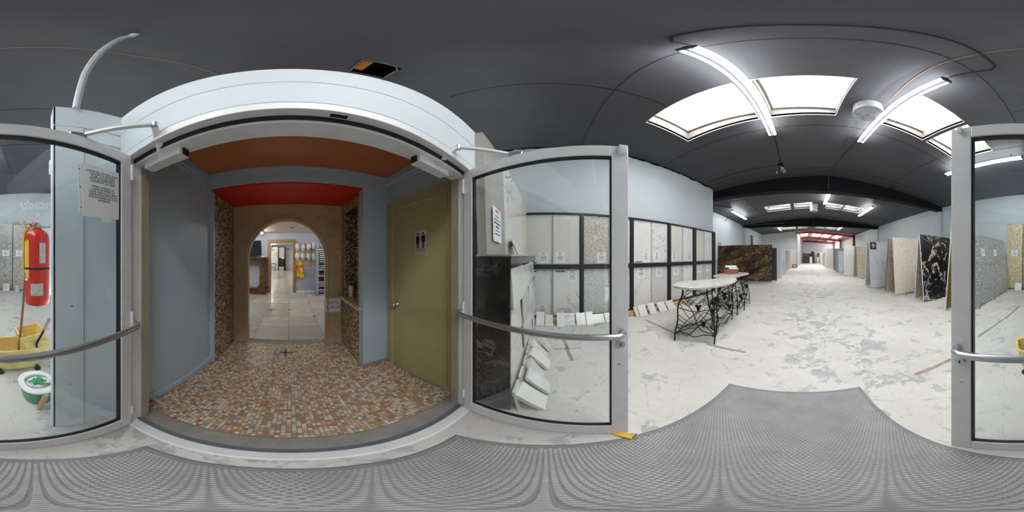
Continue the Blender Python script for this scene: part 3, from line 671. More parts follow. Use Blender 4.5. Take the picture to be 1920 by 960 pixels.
B().box(-.19, -.535, 2.132, -.13, -.515, 2.1349).build('strike_slot', 'dark', df)
wg = struct(thing('wall_wing', 'pale blue boarded wing wall beside the left door', 'wall', (.92, -.3, 0)))
B().box(.875, -.52, 0, .99, -.11, 2.62).build('core', 'wing', wg)
B().box(.858, -.268, 0, .875, -.098, 2.395).build('board', 'wing', wg, bevel=.003); B().box(.868, -.51, .0, .875, -.272, 2.27).build('board', 'wing', wg, bevel=.003)
B().box(.858, -.51, 2.40, .875, -.098, 2.63).build('board', 'wing', wg, bevel=.003); B().box(.862, -.51, 2.275, .875, -.272, 2.395).build('board', 'wing', wg, bevel=.003)
B().box(.858, -.112, 0, .995, -.098, 2.63).build('edge_board', 'header', wg, bevel=.003)
B().tube([(.8575, -.2, 1.22), (.8595, -.2, 1.22)], .005, 8).tube([(.8575, -.19, .62), (.8595, -.19, .62)], .005, 8).build('screw_hole', 'dark', wg)
sn = thing('motion_sensor', 'small white sensor fixed high on the wing wall outer edge', 'sensor', (1.005, -.1, 2.1))
B().box(.99, -.125, 2.06, 1.03, -.09, 2.17).build('case', 'white', sn, bevel=.006); B().box(1.0, -.0895, 2.08, 1.02, -.088, 2.1).build('lens', 'roofw', sn)

# ------------------------------------------------------------------ glass doors
def glass_door(n, label, hinge, free, side, mid):
    d = Vector((free[0] - hinge[0], free[1] - hinge[1])); L = d.length + .03
    t = struct(thing('door_%d' % n, label, 'door', (hinge[0], hinge[1], 0), math.atan2(d.y, d.x)))
    T = .0225; H_ = 2.13
    def pt(b, nm, mt, **kw): return b.build(nm, mt, t, local=True, **kw)
    pt(B().box(-.012, -T, .012, .062, T, H_), 'stile', 'alu', bevel=.003); pt(B().box(L - .082, -T, .012, L, T, H_), 'stile', 'alu', bevel=.003)
    pt(B().box(.062, -T, H_ - .075, L - .082, T, H_), 'top_rail', 'alu', bevel=.003); pt(B().box(.062, -T, .012, L - .082, T, .16), 'bottom_rail', 'alu', bevel=.003)
    g = .007
    q = B()
    for (a, b_, c, e) in ((.062, .16, .062 + g, H_ - .075), (L - .082 - g, .16, L - .082, H_ - .075), (.062, H_ - .075 - g, L - .082, H_ - .075), (.062, .16, L - .082, .16 + g)):
        pt(B().box(a, -.014, b_, c, .014, e), 'gasket', 'dark')
    pt(B().box(.068, -.003, .166, L - .088, .003, H_ - .081), 'glass', 'glass')
    z = 1.105; s = side
    pts = [(-.03, s * .028, z), (-.022, s * .06, z), (.0, s * .078, z)] + [(L * u / 10, s * .08, z) for u in range(1, 9)] + [(L - .055, s * .08, z), (L - .04, s * .074, z), (L - .032, s * .06, z), (L - .03, s * .022, z)]
    pt(B().tube(pts, .0165, 12), 'push_bar', 'steel', smooth=True)
    hx = L - .045
    pts = [(hx, -s * .022, .90), (hx, -s * .075, .90), (hx, -s * .088, .912), (hx, -s * .09, .93), (hx, -s * .09, 1.19), (hx, -s * .088, 1.21), (hx, -s * .075, 1.222), (hx, -s * .022, 1.222)]
    pt(B().tube(pts, .0145, 10), 'pull_handle', 'steel', smooth=True)
    pt(B().tube([(L - .04, s * .022, 1.03), (L - .04, s * .034, 1.03)], .021, 16), 'lock_cylinder', 'steel', smooth=True)
    pt(B().box(L - .043, s * .034, 1.022, L - .037, s * .0355, 1.038), 'keyway', 'dark')
    pt(B().tube([(L - .045, s * .022, .885), (L - .045, s * .025, .885)], .007, 8), 'screw', 'steel')
    for zz in (.2, 1.07, 1.95): pt(B().tube([(-.014, s * .026, zz), (-.014, s * .026, zz + .11)], .009, 8), 'hinge', 'alu')
    return t, L
d1, L1 = glass_door(1, 'open glass door on the left with a taped bilingual notice', (.766, -.486), (.539, .373), 1, 0)
d2, L2 = glass_door(2, 'open glass door beside the black display stand with corner sensor', (-.99, -.525), (-.729, .36), -1, 0)
B().box(L2 - .05, -.045, 2.065, L2 - .008, -.0225, 2.125).box(L2 - .046, -.049, 2.075, L2 - .012, -.045, 2.115).build('contact_sensor', 'white', d2, local=True, bevel=.004)
B().box(L1 - .05, .0225, 2.09, L1 - .03, .04, 2.125).build('contact_sensor', 'white', d1, local=True, bevel=.003)
# the notice in its plastic sleeve (child of the door: taped to its glass); reads from inside
M = frame((.158, .0045, 1.828), (-1, 0, 0), (0, 1, 0)) @ Matrix.Rotation(R(3), 4, 'Z')
nt = B(M).box(-.135, -.14, 0, .115, .14, .003).build('notice', 'paper', d1, local=True)
B(M).box(-.152, -.125, 0, -.135, .125, .002).build('sleeve_strip', 'white', nt)
q = B(M)
for yy in (.1, 0, -.1): q.tube([(-.144, yy, .002), (-.144, yy, .0026)], .0035, 8)
stuff(q.build('punch_hole', 'dark', nt))
text('lettering', 'PLEASE USE CAUTION WHEN\nWALKING IN BETWEEN\nSLABS. ALL CHILDREN\nMUST BE SUPERVISED BY\nPARENTS AT ALL TIMES.\n\nTENGA CUIDADO AL\nCAMINAR ENTRE LAS\nLOSAS. TODOS LOS NIÑOS\nDEBEN SER SUPERVISADOS\nPOR SUS PADRES EN TODO\nMOMENTO.', M @ Matrix.Translation((-.012, .024, .0034)), .0145, 'ink', nt, space=.98)
B(M).box(-.03, -.16, .001, .03, -.13, .004).build('tape_tab', 'paper', nt)
# door closers
def closer(label, body, elbow, shoe):
    t = thing('door_closer', label, 'door closer', body)
    sx = 1 if body[0] > 0 else -1
    B().box(body[0] - .13, -.655, 2.05, body[0] + .13, -.58, 2.097).build('body', 'alu', t, bevel=.006)
    B().box(body[0] - sx * .14, -.64, 2.055, body[0] - sx * .13, -.6, 2.095).build('end_plug', 'dark', t)
    def flat(a, b_, w_, nm):
        a = Vector(a); b_ = Vector(b_); d = (b_ - a); n = Vector((-d.y, d.x, 0)).normalized() * w_; u = Vector((0, 0, .008))
        vs = [a - n - u, b_ - n * .75 - u, b_ + n * .75 - u, a + n - u, a - n + u, b_ - n * .75 + u, b_ + n * .75 + u, a + n + u]
        B().add([tuple(p) for p in vs], [(0, 3, 2, 1), (4, 5, 6, 7), (0, 1, 5, 4), (1, 2, 6, 5), (2, 3, 7, 6), (3, 0, 4, 7)]).build(nm, 'alu', t)
    flat((body[0], -.6, 2.06), elbow, .02, 'main_arm'); flat(elbow, shoe, .013, 'fore_arm')
    B().tube([(elbow[0], elbow[1], elbow[2] - .016), (elbow[0], elbow[1], elbow[2] + .016)], .016, 12).build('pivot', 'steel', t, True)
    B().box(shoe[0] - .03, shoe[1] - .04, shoe[2] - .02, shoe[0] + .03, shoe[1] + .04, shoe[2] + .014).build('shoe', 'steel', t, bevel=.006)
closer('door closer with folded arm above the left glass door', (.6, -.62, 2.08), (.51, -.46, 2.215), (.695, -.185, 2.145))
closer('door closer with folded arm above the right glass door', (-.72, -.62, 2.08), (-.78, -.47, 2.215), (-.895, -.17, 2.145))
# yellow wedge under the right door
wd = thing('door_wedge', 'yellow wedge with a black cord under the right door corner', 'door stop', (-.68, .34, 0))
B(Matrix.Translation((-.69, .34, 0)) @ Matrix.Rotation(R(25), 4, 'Z')).add([(-.07, -.022, 0), (.07, -.022, 0), (.07, .022, 0), (-.07, .022, 0), (-.07, -.022, .008), (.07, -.022, .03), (.07, .022, .03), (-.07, .022, .008)], [(0, 3, 2, 1), (4, 5, 6, 7), (0, 1, 5, 4), (1, 2, 6, 5), (2, 3, 7, 6), (3, 0, 4, 7)]).build('wedge', 'sticker_y', wd)
B().tube([(-.68, .37, .01), (-.65, .40, .03), (-.62, .36, .035), (-.6, .38, .005), (-.64, .32, .005)], .003, 6).build('cord', 'dark', wd)

# ------------------------------------------------------------------ entrance mat
mt = thing('entrance_mat', 'dark rubber entrance mat with a woven nub pattern', 'mat', (-.07, .5, 0))
X0, X1, Y0, Y1 = -.655, .5, -.41, 1.36
B().bev(X0, Y0, 0, X1, Y1, .009, .012).build('base', 'matedge', mt)
q = B(); pt_ = .019; j = 0; y = Y0 + .04
while y < Y1 - .05:
    x = X0 + .04 + (pt_ / 2 if j % 2 else 0)
    while x < X1 - .05:
        q.bev(x, y, .0085, x + pt_ * .78, y + pt_ * .72, .0125, .003); x += pt_
    y += pt_ * .9; j += 1
stuff(q.build('nubs', 'matr', mt))

# ------------------------------------------------------------------ display rack along the left partition
rk = thing('display_rack', 'tall black steel rack holding two rows of porcelain panels', 'display rack', (dw(2.7)[0], dw(2.7)[1], 0), -R(1.7))
def rp(nm, s0, o0, z0, s1, o1, z1, mat='navy'): return rbox(B(), s0, o0, z0, s1, o1, z1).build(nm, mat, rk, bevel=.004)
rp('bottom_rail', -.52, -.06, 0, 6.0, .03, .055); rp('middle_rail', -.52, -.07, 1.2, 6.0, .035, 1.305); rp('top_rail', -.52, -.06, 2.485, 6.0, .02, 2.525)
for s0, s1 in ((.785, .86), (2.09, 2.175), (3.375, 3.475), (4.57, 4.7), (5.81, 5.99)): rp('post', s0, -.06, 0, s1, .028, 2.52)
for sm in (.12, 1.5, 2.78, 4.035, 5.25):
    rp('mullion', sm - .018, -.05, .05, sm + .018, -.02, 2.5, 'greymar')
rp('timber_base', -.15, .14, 0, 3.9, .34, .085, 'timber')
COLS = [(-.505, .095), (.15, .765), (.875, 1.475), (1.53, 2.075), (2.19, 2.755), (2.80, 3.36), (3.49, 4.01), (4.06, 4.555), (4.715, 5.22), (5.28, 5.795)]
TOPM = ['por_a', 'por_a', 'terr', 'por_b', 'por_b', 'por_c', 'por_a', 'por_b', 'por_a', 'por_b']
BOTM = ['por_b', 'por_c', 'terr_g', 'por_d', 'por_b', 'por_d', 'por_d', 'por_b', 'por_d', 'por_d']
LT = ['plain ivory', 'plain warm white', 'beige terrazzo', 'faintly veined white', 'white lightly veined', 'white grey-veined', 'cream', 'pale white', 'glossy ivory', 'glossy white']
LB = ['white faint-veined', 'white diagonal-veined', 'grey terrazzo', 'light grey', 'plain white', 'grey crackle-veined', 'pale grey', 'bright white', 'pale grey plain', 'pale grey veined']
INK_T = ['redink', 'redink', 'redink', None, 'redink', 'blueink', 'blueink', 'greenink', None, None]
INK_B = ['redink', 'redink', None, 'redink', 'greenink', 'redink', 'redink', None, 'ink', 'ink']
DX = (DW[0], DW[1], 0); NX = (NW[0], NW[1], 0)
r2 = random.Random(11)
for row in (0, 1):
    for i, (s0, s1) in enumerate(COLS):
        z0, z1 = ((1.31, 2.48) if row == 0 else (.06, 1.19)); ink = (INK_T if row == 0 else INK_B)[i]
        lean = .0
        lab = '%s panel, %s from the front corner, %s row of black rack' % ((LT if row == 0 else LB)[i], ordinal(i), 'upper' if row == 0 else 'lower')
        c = dw((s0 + s1) / 2, -.03)
        p = thing('porcelain_panel', lab, 'stone panel', (c[0], c[1], z0), 0, 'porcelain panels in the black rack')
        rbox(B(), s0, -.045, z0, s1, -.03, z1).build('slab', (TOPM if row == 0 else BOTM)[i], p)
        if ink:
            if row == 0: sc_, zc_ = (s1 - .17 if i in (0, 2, 4, 7) else s0 + .16), z0 + .15
            else: sc_, zc_ = ((s0 + .4, z0 + .13) if i == 0 else (s1 - .17 if i in (1,) else s0 + .24, z1 - .17))
            o_ = dw(sc_, -.0295); price_sheet(p, frame((o_[0], o_[1], zc_), DX, NX), .215, .27 if row else .25, ink, r2)
        if (row == 0 and i in (0, 4)) or (row == 1 and i in (0, 1)):
            sa = s0 + .05; zz = z0 + .03 if row == 0 else z1 - .05
            rbox(B(), sa, -.0295, zz - .012, sa + .22, -.028, zz + .012).build('name_strip', 'blackink', p)
        if row == 1 and i in (2, 7):
            rbox(B(), s0 + .16, -.0295, z1 - .12, s0 + .22, -.028, z1 - .05).build('sticker', 'sticker_y', p)
# small sample tiles leaning at the foot of the rack
SP = [(-.12, .17, .25), (.06, .16, .2), (.3, .16, .25), (.49, .22, .22), (.72, .2, .23), (.9, .15, .25), (1.1, .26, .16), (1.36, .24, .18), (1.66, .17, .2), (2.1, .2, .22), (2.2, .22, .24), (2.46, .2, .26), (2.82, .25, .22), (3.1, .26, .22)]
tm = ['por_b', 'por_a', 'whitestone', 'por_c']
def lean_tile(name, label, base, along, back, w_, h_, ang, mat, th=.012, z=0, grp=None):
    """a tile standing on its lower edge at base, tipped back by ang"""
    a = Vector((along[0], along[1], 0)).normalized(); bk = Vector((back[0], back[1], 0)).normalized()
    up = Vector((0, 0, 1)) * math.cos(ang) + bk * math.sin(ang); n = a.cross(up)
    if n.dot(bk) > 0: n = -n
    M = Matrix(((a.x, up.x, n.x, base[0]), (a.y, up.y, n.y, base[1]), (a.z, up.z, n.z, z), (0, 0, 0, 1)))
    o = B(M).box(-w_ / 2, 0, -th, w_ / 2, h_, 0).build(name, mat, bevel=min(.002, th / 4)); return tag(o, label, 'tile' if 'tile' in name else 'slab', grp), M
for i, (s, w_, h_) in enumerate(SP):
    x, y = dw(s, .47 + .03 * (i % 3)); a = R(38 if h_ < .24 else 33)
    lean_tile('sample_tile', '%s small white sample tile from the front corner, leaning at foot of the rack' % ordinal(i), (x, y), DX[:2], (-NX[0], -NX[1]), w_, h_ + .06, a, tm[i % 4], .012, .008, 'sample tiles along the foot of the rack')

# ------------------------------------------------------------------ black display stand and slabs along the front wall
sd = thing('display_stand', 'black stone display stand end beside the right glass door', 'display stand', (-2.3, -.38, 0))
B().box(-1.08, -.425, 0, -1.055, -.24, 1.42).build('end_panel', 'blackstone', sd, bevel=.003); B().box(-1.08, -.52, 0, -1.06, -.43, 1.5).build('end_panel', 'blackstone', sd, bevel=.003)
B().box(-3.4, -.52, 1.42, -1.052, -.235, 1.495).build('counter_edge', 'blackstone', sd, bevel=.004)
B().box(-3.4, -.52, 1.496, -1.06, -.23, 1.512).build('top_ledge', 'conc', sd, bevel=.003)
B().box(-3.4, -.52, 0, -1.09, -.34, 1.41).build('core', 'navy', sd)
for x in (-1.7, -2.33, -2.96, -3.38): B().box(x - .012, -.34, .0, x + .012, -.26, 1.42).build('divider', 'navy', sd)
for z in (.36, .72, 1.08): B().box(-3.39, -.34, z, -1.09, -.26, z + .02).build('shelf', 'navy', sd)
r2 = random.Random(21); n = 0
for row, z in enumerate((.022, .385, .745, 1.105)):
    for colm in range(4):
        x0 = -1.1 - colm * .63; wv = r2.uniform(.55, .59) if colm < 3 else .34; hh = r2.uniform(.29, .325)
        cx_ = x0 - .02 - wv / 2
        lab = '%s white sample tile from the doorway on the %s shelf of the black stand' % (ordinal(colm), ['lowest', 'second lowest', 'second highest', 'highest'][row])
        lean_tile('shelf_tile', lab, (cx_, -.235 + r2.uniform(-.02, .015)), (1, 0), (0, -1), wv, hh, R(4), r2.choice(['por_a', 'whitestone', 'por_b', 'por_d']), .02, z, 'sample tiles on the black stand')
TALL = [('conc', 'grey concrete-look slab with a price notice atop the black stand', .52), ('calac', 'white slab with bold dark veins atop the black stand', .62), ('whitestone', 'plain white slab third in line atop the black stand', .62), ('beige', 'cream slab at the corner end atop the black stand', .6)]
x = -1.065
for i, (m_, lab, wv) in enumerate(TALL):
    p = thing('tall_slab', lab, 'slab', (x - wv / 2, -.45, 1.512))
    tk = .07 if i == 0 else .025
    B().add([(x, -.41, 1.513), (x - wv, -.41, 1.513), (x - wv, -.41 - tk, 1.513), (x, -.41 - tk, 1.513), (x, -.445, 2.6), (x - wv, -.445, 2.6), (x - wv, -.445 - tk, 2.6), (x, -.445 - tk, 2.6)],
            [(0, 1, 2, 3), (7, 6, 5, 4), (4, 5, 1, 0), (5, 6, 2, 1), (6, 7, 3, 2), (7, 4, 0, 3)]).build('slab', m_, p)
    if i == 0:
        pi = price_sheet(p, frame((-1.29, -.405, 1.76), (-1, 0, -.03), (0, 1, .03)), .22, .29, 'redink', r2)
    x -= wv + .012
for i, (x, m_) in enumerate(((-1.75, 'whitestone'), (-1.9, 'por_a'))):
    lean_tile('ledge_tile', ['white sample tile leaning on the ledge before the dark-veined slab', 'ivory sample tile leaning behind another on the stand ledge'][i], (x, -.29 - .02 * i), (1, .25), (0, -1), .16, .2, R(25), m_, .02, 1.513)
# tiles tumbled on the floor before the stand
r2 = random.Random(14)
for i in range(6):
    x = -1.17 - .235 * i; yb_ = [.0, .03, -.02, .04, .0, .06][i]; h_ = [.3, .31, .26, .32, .3, .3][i]
    lean_tile('loose_tile', '%s thick white tile from the doorway, sprawled on the floor at black stand' % ordinal(i), (x, yb_), (1, .1 * (i % 3 - 1)), (0, -1), .2, h_, R(40 - 4 * (i % 3)), ['whitestone', 'por_b', 'por_a'][i % 3], [.045, .03, .05][i % 3], .028, 'sprawled tiles at the black stand')
    lean_tile('upright_tile', '%s upright white tile from the doorway, behind the sprawled tiles' % ordinal(i), (x + .01, -.175), (1, 0), (0, -1), .19, .3, R(7), ['por_a', 'whitestone', 'por_d'][i % 3], .02, .002, 'upright tiles at the black stand')

# ------------------------------------------------------------------ wrought iron tables
def smooth_closed(P, n=6):
    out = []
    for i in range(len(P)):
        p0, p1, p2, p3 = (Vector(P[(i + k_) % len(P)]) for k_ in (-1, 0, 1, 2))
        for t in range(n):
            u = t / n; out.append(tuple(.5 * ((2 * p1) + (p2 - p0) * u + (2 * p0 - 5 * p1 + 4 * p2 - p3) * u * u + (3 * p1 - p0 - 3 * p2 + p3) * u ** 3)))
    return out
def spline(P, n=5):
    out = []; P = [Vector(p) for p in P]
    for i in range(len(P) - 1):
        p0, p1, p2, p3 = P[max(i - 1, 0)], P[i], P[i + 1], P[min(i + 2, len(P) - 1)]
        for t in range(n):
            u = t / n; out.append(tuple(.5 * ((2 * p1) + (p2 - p0) * u + (2 * p0 - 5 * p1 + 4 * p2 - p3) * u * u + (3 * p1 - p0 - 3 * p2 + p3) * u ** 3)))
    return out + [tuple(P[-1])]
def iron_table(label, outline, zt, feet, seed, grapes):
    rg = random.Random(seed); cx_ = sum(p[0] for p in outline) / len(outline); cy_ = sum(p[1] for p in outline) / len(outline)
    t = thing('iron_table', label, 'table', (cx_, cy_, 0))
    out = smooth_closed(outline)
    inn = [(cx_ + (x - cx_) * .985, cy_ + (y - cy_) * .985) for x, y in out]
    b = B(); n = len(out)
    b.add([(x, y, zt - .03) for x, y in out] + [(x, y, zt - .006) for x, y in out] + [(x, y, zt) for x, y in inn], [(k_ * n + i, k_ * n + (i + 1) % n, (k_ + 1) * n + (i + 1) % n, (k_ + 1) * n + i) for k_ in (0, 1) for i in range(n)] + [tuple(range(2 * n, 3 * n)), tuple(range(n - 1, -1, -1))])
    b.build('tabletop', 'table', t); B().prism(inn, zt - .045, zt - .03).build('table_rim', 'table', t)
    tops = []
    for (fx, fy, tx, ty) in feet:
        pts = [(fx, fy, 0), (fx + .01, fy, .18), (fx * .75 + tx * .25 + .02, fy * .75 + ty * .25, .4), (fx * .5 + tx * .5 - .015, fy * .5 + ty * .5, .65), (tx, ty, .85), (tx, ty, zt - .04)]
        B().tube(spline(pts), .013, 6).build('leg', 'iron', t, True)
    m = len(feet)
    def vine(nm, *a): B().tube(*a).build(nm, 'iron', t, True)
    def at(i, h):
        fx, fy, tx, ty = feet[i % m]; u = h / zt; return Vector((fx + (tx - fx) * u, fy + (ty - fy) * u, h))
    for i in range(m):
        for k_ in range(8):
            h0 = rg.uniform(.12, .85); h1 = rg.uniform(.12, .9); A = at(i, h0); C = at(i + 1, h1)
            mid1 = A.lerp(C, .33) + Vector((rg.uniform(-.05, .05), rg.uniform(-.05, .05), rg.uniform(-.16, .16))); mid2 = A.lerp(C, .66) + Vector((rg.uniform(-.05, .05), rg.uniform(-.05, .05), rg.uniform(-.16, .16)))
            mid1.z = min(max(mid1.z, .1), zt - .07); mid2.z = min(max(mid2.z, .1), zt - .07)
            vine('vine', spline([A, mid1, mid2, C], 4), .0055 if k_ % 3 else .008, 5)
        for k_ in range(2):       # rings
            c = at(i, rg.uniform(.45, .85)).lerp(at(i + 1, rg.uniform(.45, .85)), rg.uniform(.25, .75)); d = (at(i + 1, .5) - at(i, .5)).normalized(); rr = rg.uniform(.03, .055)
            vine('ring', [tuple(c + d * math.cos(a * math.pi / 6) * rr + Vector((0, 0, 1)) * math.sin(a * math.pi / 6) * rr) for a in range(13)], .006, 5, False)
        A = at(i, .16); C = at(i + 1, .16); mm = A.lerp(C, .5) - Vector((0, 0, .05)); vine('lower_vine', spline([A, A.lerp(C, .25) + Vector((0, 0, .02)), mm, A.lerp(C, .75), C], 4), .009, 5)
    vine('top_ring', [tuple(at(i, zt - .05)) for i in range(m + 1)], .008, 5)
    for g in range(grapes):
        i = g % m; c = at(i, rg.uniform(.3, .8)).lerp(at(i + 1, rg.uniform(.3, .8)), rg.uniform(.1, .9)); q = B()
        for lev, nn in ((0, 5), (1, 4), (2, 3), (3, 1)):
            for k_ in range(nn):
                a = 2 * math.pi * k_ / nn + lev; rr = .028 - lev * .008
                q.ball((c.x + math.cos(a) * rr, c.y + math.sin(a) * rr, c.z - lev * .026), .017, 6, 4)
        for k_ in range(3):       # leaf
            a = rg.uniform(0, 6.28); q.add([tuple(c + Vector((0, 0, .03))), tuple(c + Vector((math.cos(a) * .05, math.sin(a) * .05, .05))), tuple(c + Vector((math.cos(a + .5) * .08, math.sin(a + .5) * .08, .02))), tuple(c + Vector((math.cos(a + 1) * .05, math.sin(a + 1) * .05, .0)))], [(0, 1, 2, 3), (3, 2, 1, 0)])
        q.build('grape_cluster', 'iron', t, True)
iron_table('kidney-shaped pale stone table on a wrought iron vine base, nearer one', [(-2.05, 2.0), (-1.86, 1.915), (-1.64, 1.96), (-1.49, 2.15), (-1.38, 2.42), (-1.315, 2.68), (-1.32, 2.98), (-1.4, 3.27), (-1.58, 3.5), (-1.78, 3.4), (-1.88, 2.98), (-2.0, 2.72), (-2.17, 2.38)],
           1.0, [(-1.855, 1.855, -1.84, 2.03), (-1.285, 2.13, -1.5, 2.26), (-1.42, 2.4, -1.42, 2.5), (-1.53, 3.3, -1.46, 3.2), (-1.72, 2.84, -1.84, 2.95)], 4, 9)
iron_table('pale stone table on a wrought iron vine base, farther one carrying bricks', [(-2.13, 3.5), (-2.22, 3.8), (-2.22, 4.1), (-2.1, 4.4), (-1.95, 4.62), (-1.62, 4.62), (-1.56, 4.45), (-1.6, 4.1), (-1.62, 3.72), (-1.85, 3.6)],
           1.0, [(-1.54, 3.62, -1.66, 3.8), (-1.52, 4.05, -1.62, 4.1), (-1.6, 4.7, -1.66, 4.55), (-2.1, 4.3, -2.08, 4.25), (-2.15, 3.7, -2.12, 3.8)], 9, 8)
for i, (x0, z0) in enumerate(((-2.16, 1.001), (-2.16, 1.066))):
    tag(B(Matrix.Translation((-1.97, 4.18, 0)) @ Matrix.Rotation(R(28), 4, 'Z')).box(-.2, -.1, z0, .2, .1, z0 + .062).build('brick', 'brick', bevel=.005), ['flat terracotta brick on the far iron table, lower one', 'flat terracotta brick on the far iron table, upper one'][i], 'brick')
mxb = Matrix.Translation((-1.97, 4.18, 1.13)) @ Matrix.Rotation(R(28), 4, 'Z')
tag(B(mxb @ Matrix.Rotation(R(3), 4, 'X')).box(-.16, -.04, .045, .16, .12, .09).build('paper_stack', 'paper', bevel=.004), 'rear stack of white papers on top of the terracotta bricks', 'papers')
tag(B(mxb).box(-.06, -.11, .001, .2, .0, .04).build('paper_stack', 'whitestone', bevel=.004), 'front stack of white papers on top of the terracotta bricks', 'papers')

# ------------------------------------------------------------------ slabs on the racks
def slab(label, x0, x1, y, z0, z1, lean, mat, th=.03, name='stone_slab', edge=None, grp='stone slabs on the racks', dy=0):
    """upright slab from x0 to x1 at base y, its top shifted by lean in y"""
    c = ((x0 + x1) / 2, y, 0); p = thing(name, label, 'slab', c, 0, grp)
    vs = []
    for z, off in ((z0, 0), (z1, lean)):
        vs += [(x0, y + off, z), (x1, y + off + dy, z), (x1, y + off + th + dy, z), (x0, y + off + th, z)]
    B().add(vs, [(0, 3, 2, 1), (4, 5, 6, 7), (0, 1, 5, 4), (1, 2, 6, 5), (2, 3, 7, 6), (3, 0, 4, 7)]).build('slab', mat, p)
    if edge:
        e = B(); xe = x0 - .004
        e.add([(xe, y, z0), (xe, y + th, z0), (xe, y + th + lean, z1), (xe, y + lean, z1), (x0, y, z0), (x0, y + th, z0), (x0, y + th + lean, z1), (x0, y + lean, z1)], [(0, 1, 2, 3), (7, 6, 5, 4), (0, 4, 5, 1), (1, 5, 6, 2), (2, 6, 7, 3), (3, 7, 4, 0)])
        e.build('raw_edge', edge, p)
    return p
def rack(label, xa, xb, ya, yb):
    t = thing('slab_rack', label, 'slab rack', ((xa + xb) / 2, (ya + yb) / 2, 0), 0, 'low racks under the slabs'); ym = (ya + yb) / 2
    for x in (xa + .35, (xa + xb) / 2, xb - .35):
        B().box(x - .05, ya - .12, 0, x + .05, yb + .12, .05).build('bearer', 'timber', t)
        B().tube([(x, ya + .2, .05), (x, ym, 1.55), (x, yb - .2, .05)], .025, 6).build('a_frame', 'navy', t)
s1 = slab('large grey speckled granite slab seen through the left door glass', 3.7, 6.75, 2.16, .05, 2.16, .2, 'greyspeck')
for xx in (4.6, 5.6):
    price_sheet(s1, frame((xx, 2.16 + .145 - .003, 1.62), (1, 0, 0), (0, -1, .095)), .24, .24, 'ink', r2)
slab('olive brown granite slab with pale edge beside the left door stile', 3.28, 6.4, 2.72, .05, 2.15, -.2, 'olive', edge='beige')
slab('black granite slab with bold white swirls on the right rack row', 3.46, 6.3, 3.74, .05, 2.2, .22, 'black_swirl', edge='white')
slab('brown slab with pale green edge right behind the black swirl slab', 3.56, 6.3, 4.32, .05, 2.15, -.2, 'greybrown', edge='palegrey')
slab('cream granite slab with pinkish edge on the right rack row', 3.27, 6.2, 5.09, .05, 2.22, .22, 'cream', .04, edge='pinkedge')
slab('grey-brown slab leaning back to back with the cream slab', 3.29, 6.2, 5.87, .04, 2.2, -.24, 'greybrown', .06, edge='olive')
sb = slab('pale blue-grey marble slab with a small black sign', 3.0, 5.9, 6.72, .05, 2.17, .22, 'palegrey', .04)
M = frame((3.19, 6.72 + .188, 1.98), (1, 0, 0), (0, -1, .1)); sgn_ = B(M).box(-.15, -.17, 0, .15, .17, .01).build('black_sign', 'navy', sb)
B(M).box(-.08, .0, .011, .08, .05, .012).box(-.09, -.05, .011, .09, -.035, .012).prism([(-.06, .07), (.06, .07), (0, .12)], .011, .012).prism([(-.06, -.07), (.06, -.07), (0, -.11)], .011, .012).build('emblem', 'paper', sgn_)['kind'] = 'stuff'
slab('mid grey marble slab behind the one with the black sign', 3.02, 5.9, 7.46, .04, 2.2, -.2, 'greymar', .05, edge='white')
slab('beige travertine slab on the right row, left of the grey ones', 3.47, 6.0, 9.9, .04, 2.13, .2, 'beige')
slab('thin brown slab leaning behind the beige travertine slab', 3.47, 6.0, 10.75, .04, 2.15, -.2, 'greybrown')
slab('plain white slab on the right row before the grey marbles', 3.0, 5.7, 11.52, .06, 2.24, .1, 'whitestone', .04)
slab('white marble slab, shorter, beyond the plain white slab', 3.22, 5.6, 14.36, .05, 1.95, .1, 'palegrey')
slab('grey slab beyond the shorter white marble slab', 3.12, 5.6, 15.1, .05, 2.25, .1, 'greymar')
slab('second grey slab beyond the shorter white marble slab', 3.12, 5.6, 16.4, .05, 2.27, .1, 'conc')
slab('tall off-white slab with dark tag far down the right row', 2.98, 5.5, 19.6, .05, 2.45, .1, 'por_a')
slab('narrow bright white slab far down the right row', 2.85, 5.5, 20.7, .05, 2.4, .1, 'whitestone')
for i, y in enumerate((22.6, 24.4, 26.4, 28.6, 31)):
    slab('%s grey slab inside the red steel bay' % ordinal(i), 2.95 + .05 * i, 5.5, y, .05, 1.95, .1, ['greymar', 'conc', 'greymar', 'greybrown', 'conc'][i])
rack('A-frame rack under the grey speckled and olive slabs', 3.6, 6.5, 2.18, 2.74); rack('A-frame rack under the black swirl slab', 3.5, 6.3, 3.76, 4.34); rack('A-frame rack under the cream slab', 3.3, 6.2, 5.12, 5.9)
rack('A-frame rack under the pale blue-grey marble slab', 3.05, 5.9, 6.75, 7.48); rack('A-frame rack under the beige travertine slab', 3.5, 6.0, 9.92, 10.77)
# left row
slab('huge black and gold veined granite slab behind the iron tables', -5.2, -1.72, 8.95, .05, 2.15, .12, 'gold_black', edge='white')
tag(B().box(-5.19, 9.08, 2.155, -4.95, 9.1, 2.36).build('white_card', 'paper'), 'white card sticking up at left corner of black-gold slab', 'card')
slab('charcoal slab just behind the black-gold slab on the left row', -4.2, -1.52, 9.55, .03, 1.98, -.1, 'charcoal')
slab('white slab behind the charcoal slab on the left row', -4.2, -1.38, 10.4, .04, 2.05, .06, 'whitestone', .09)
slab('blue-white marble slab third behind the black-gold slab', -4.0, -1.4, 13.3, .04, 2.05, -.1, 'bluewhite')
slab('cream slab fourth behind the black-gold slab', -4.0, -1.5, 16.4, .04, 2.1, .1, 'por_a')
slab('beige slab fifth behind the black-gold slab', -4.0, -1.42, 18.4, .04, 2.1, -.1, 'beige')
slab('pale slab at the far end wall with price tags', -3.8, -.95, 21.2, .04, 2.4, .12, 'por_a')
lr = thing('low_trolley', 'low black trolley by the end of the far wall', 'trolley', (-.95, 20.6, 0))
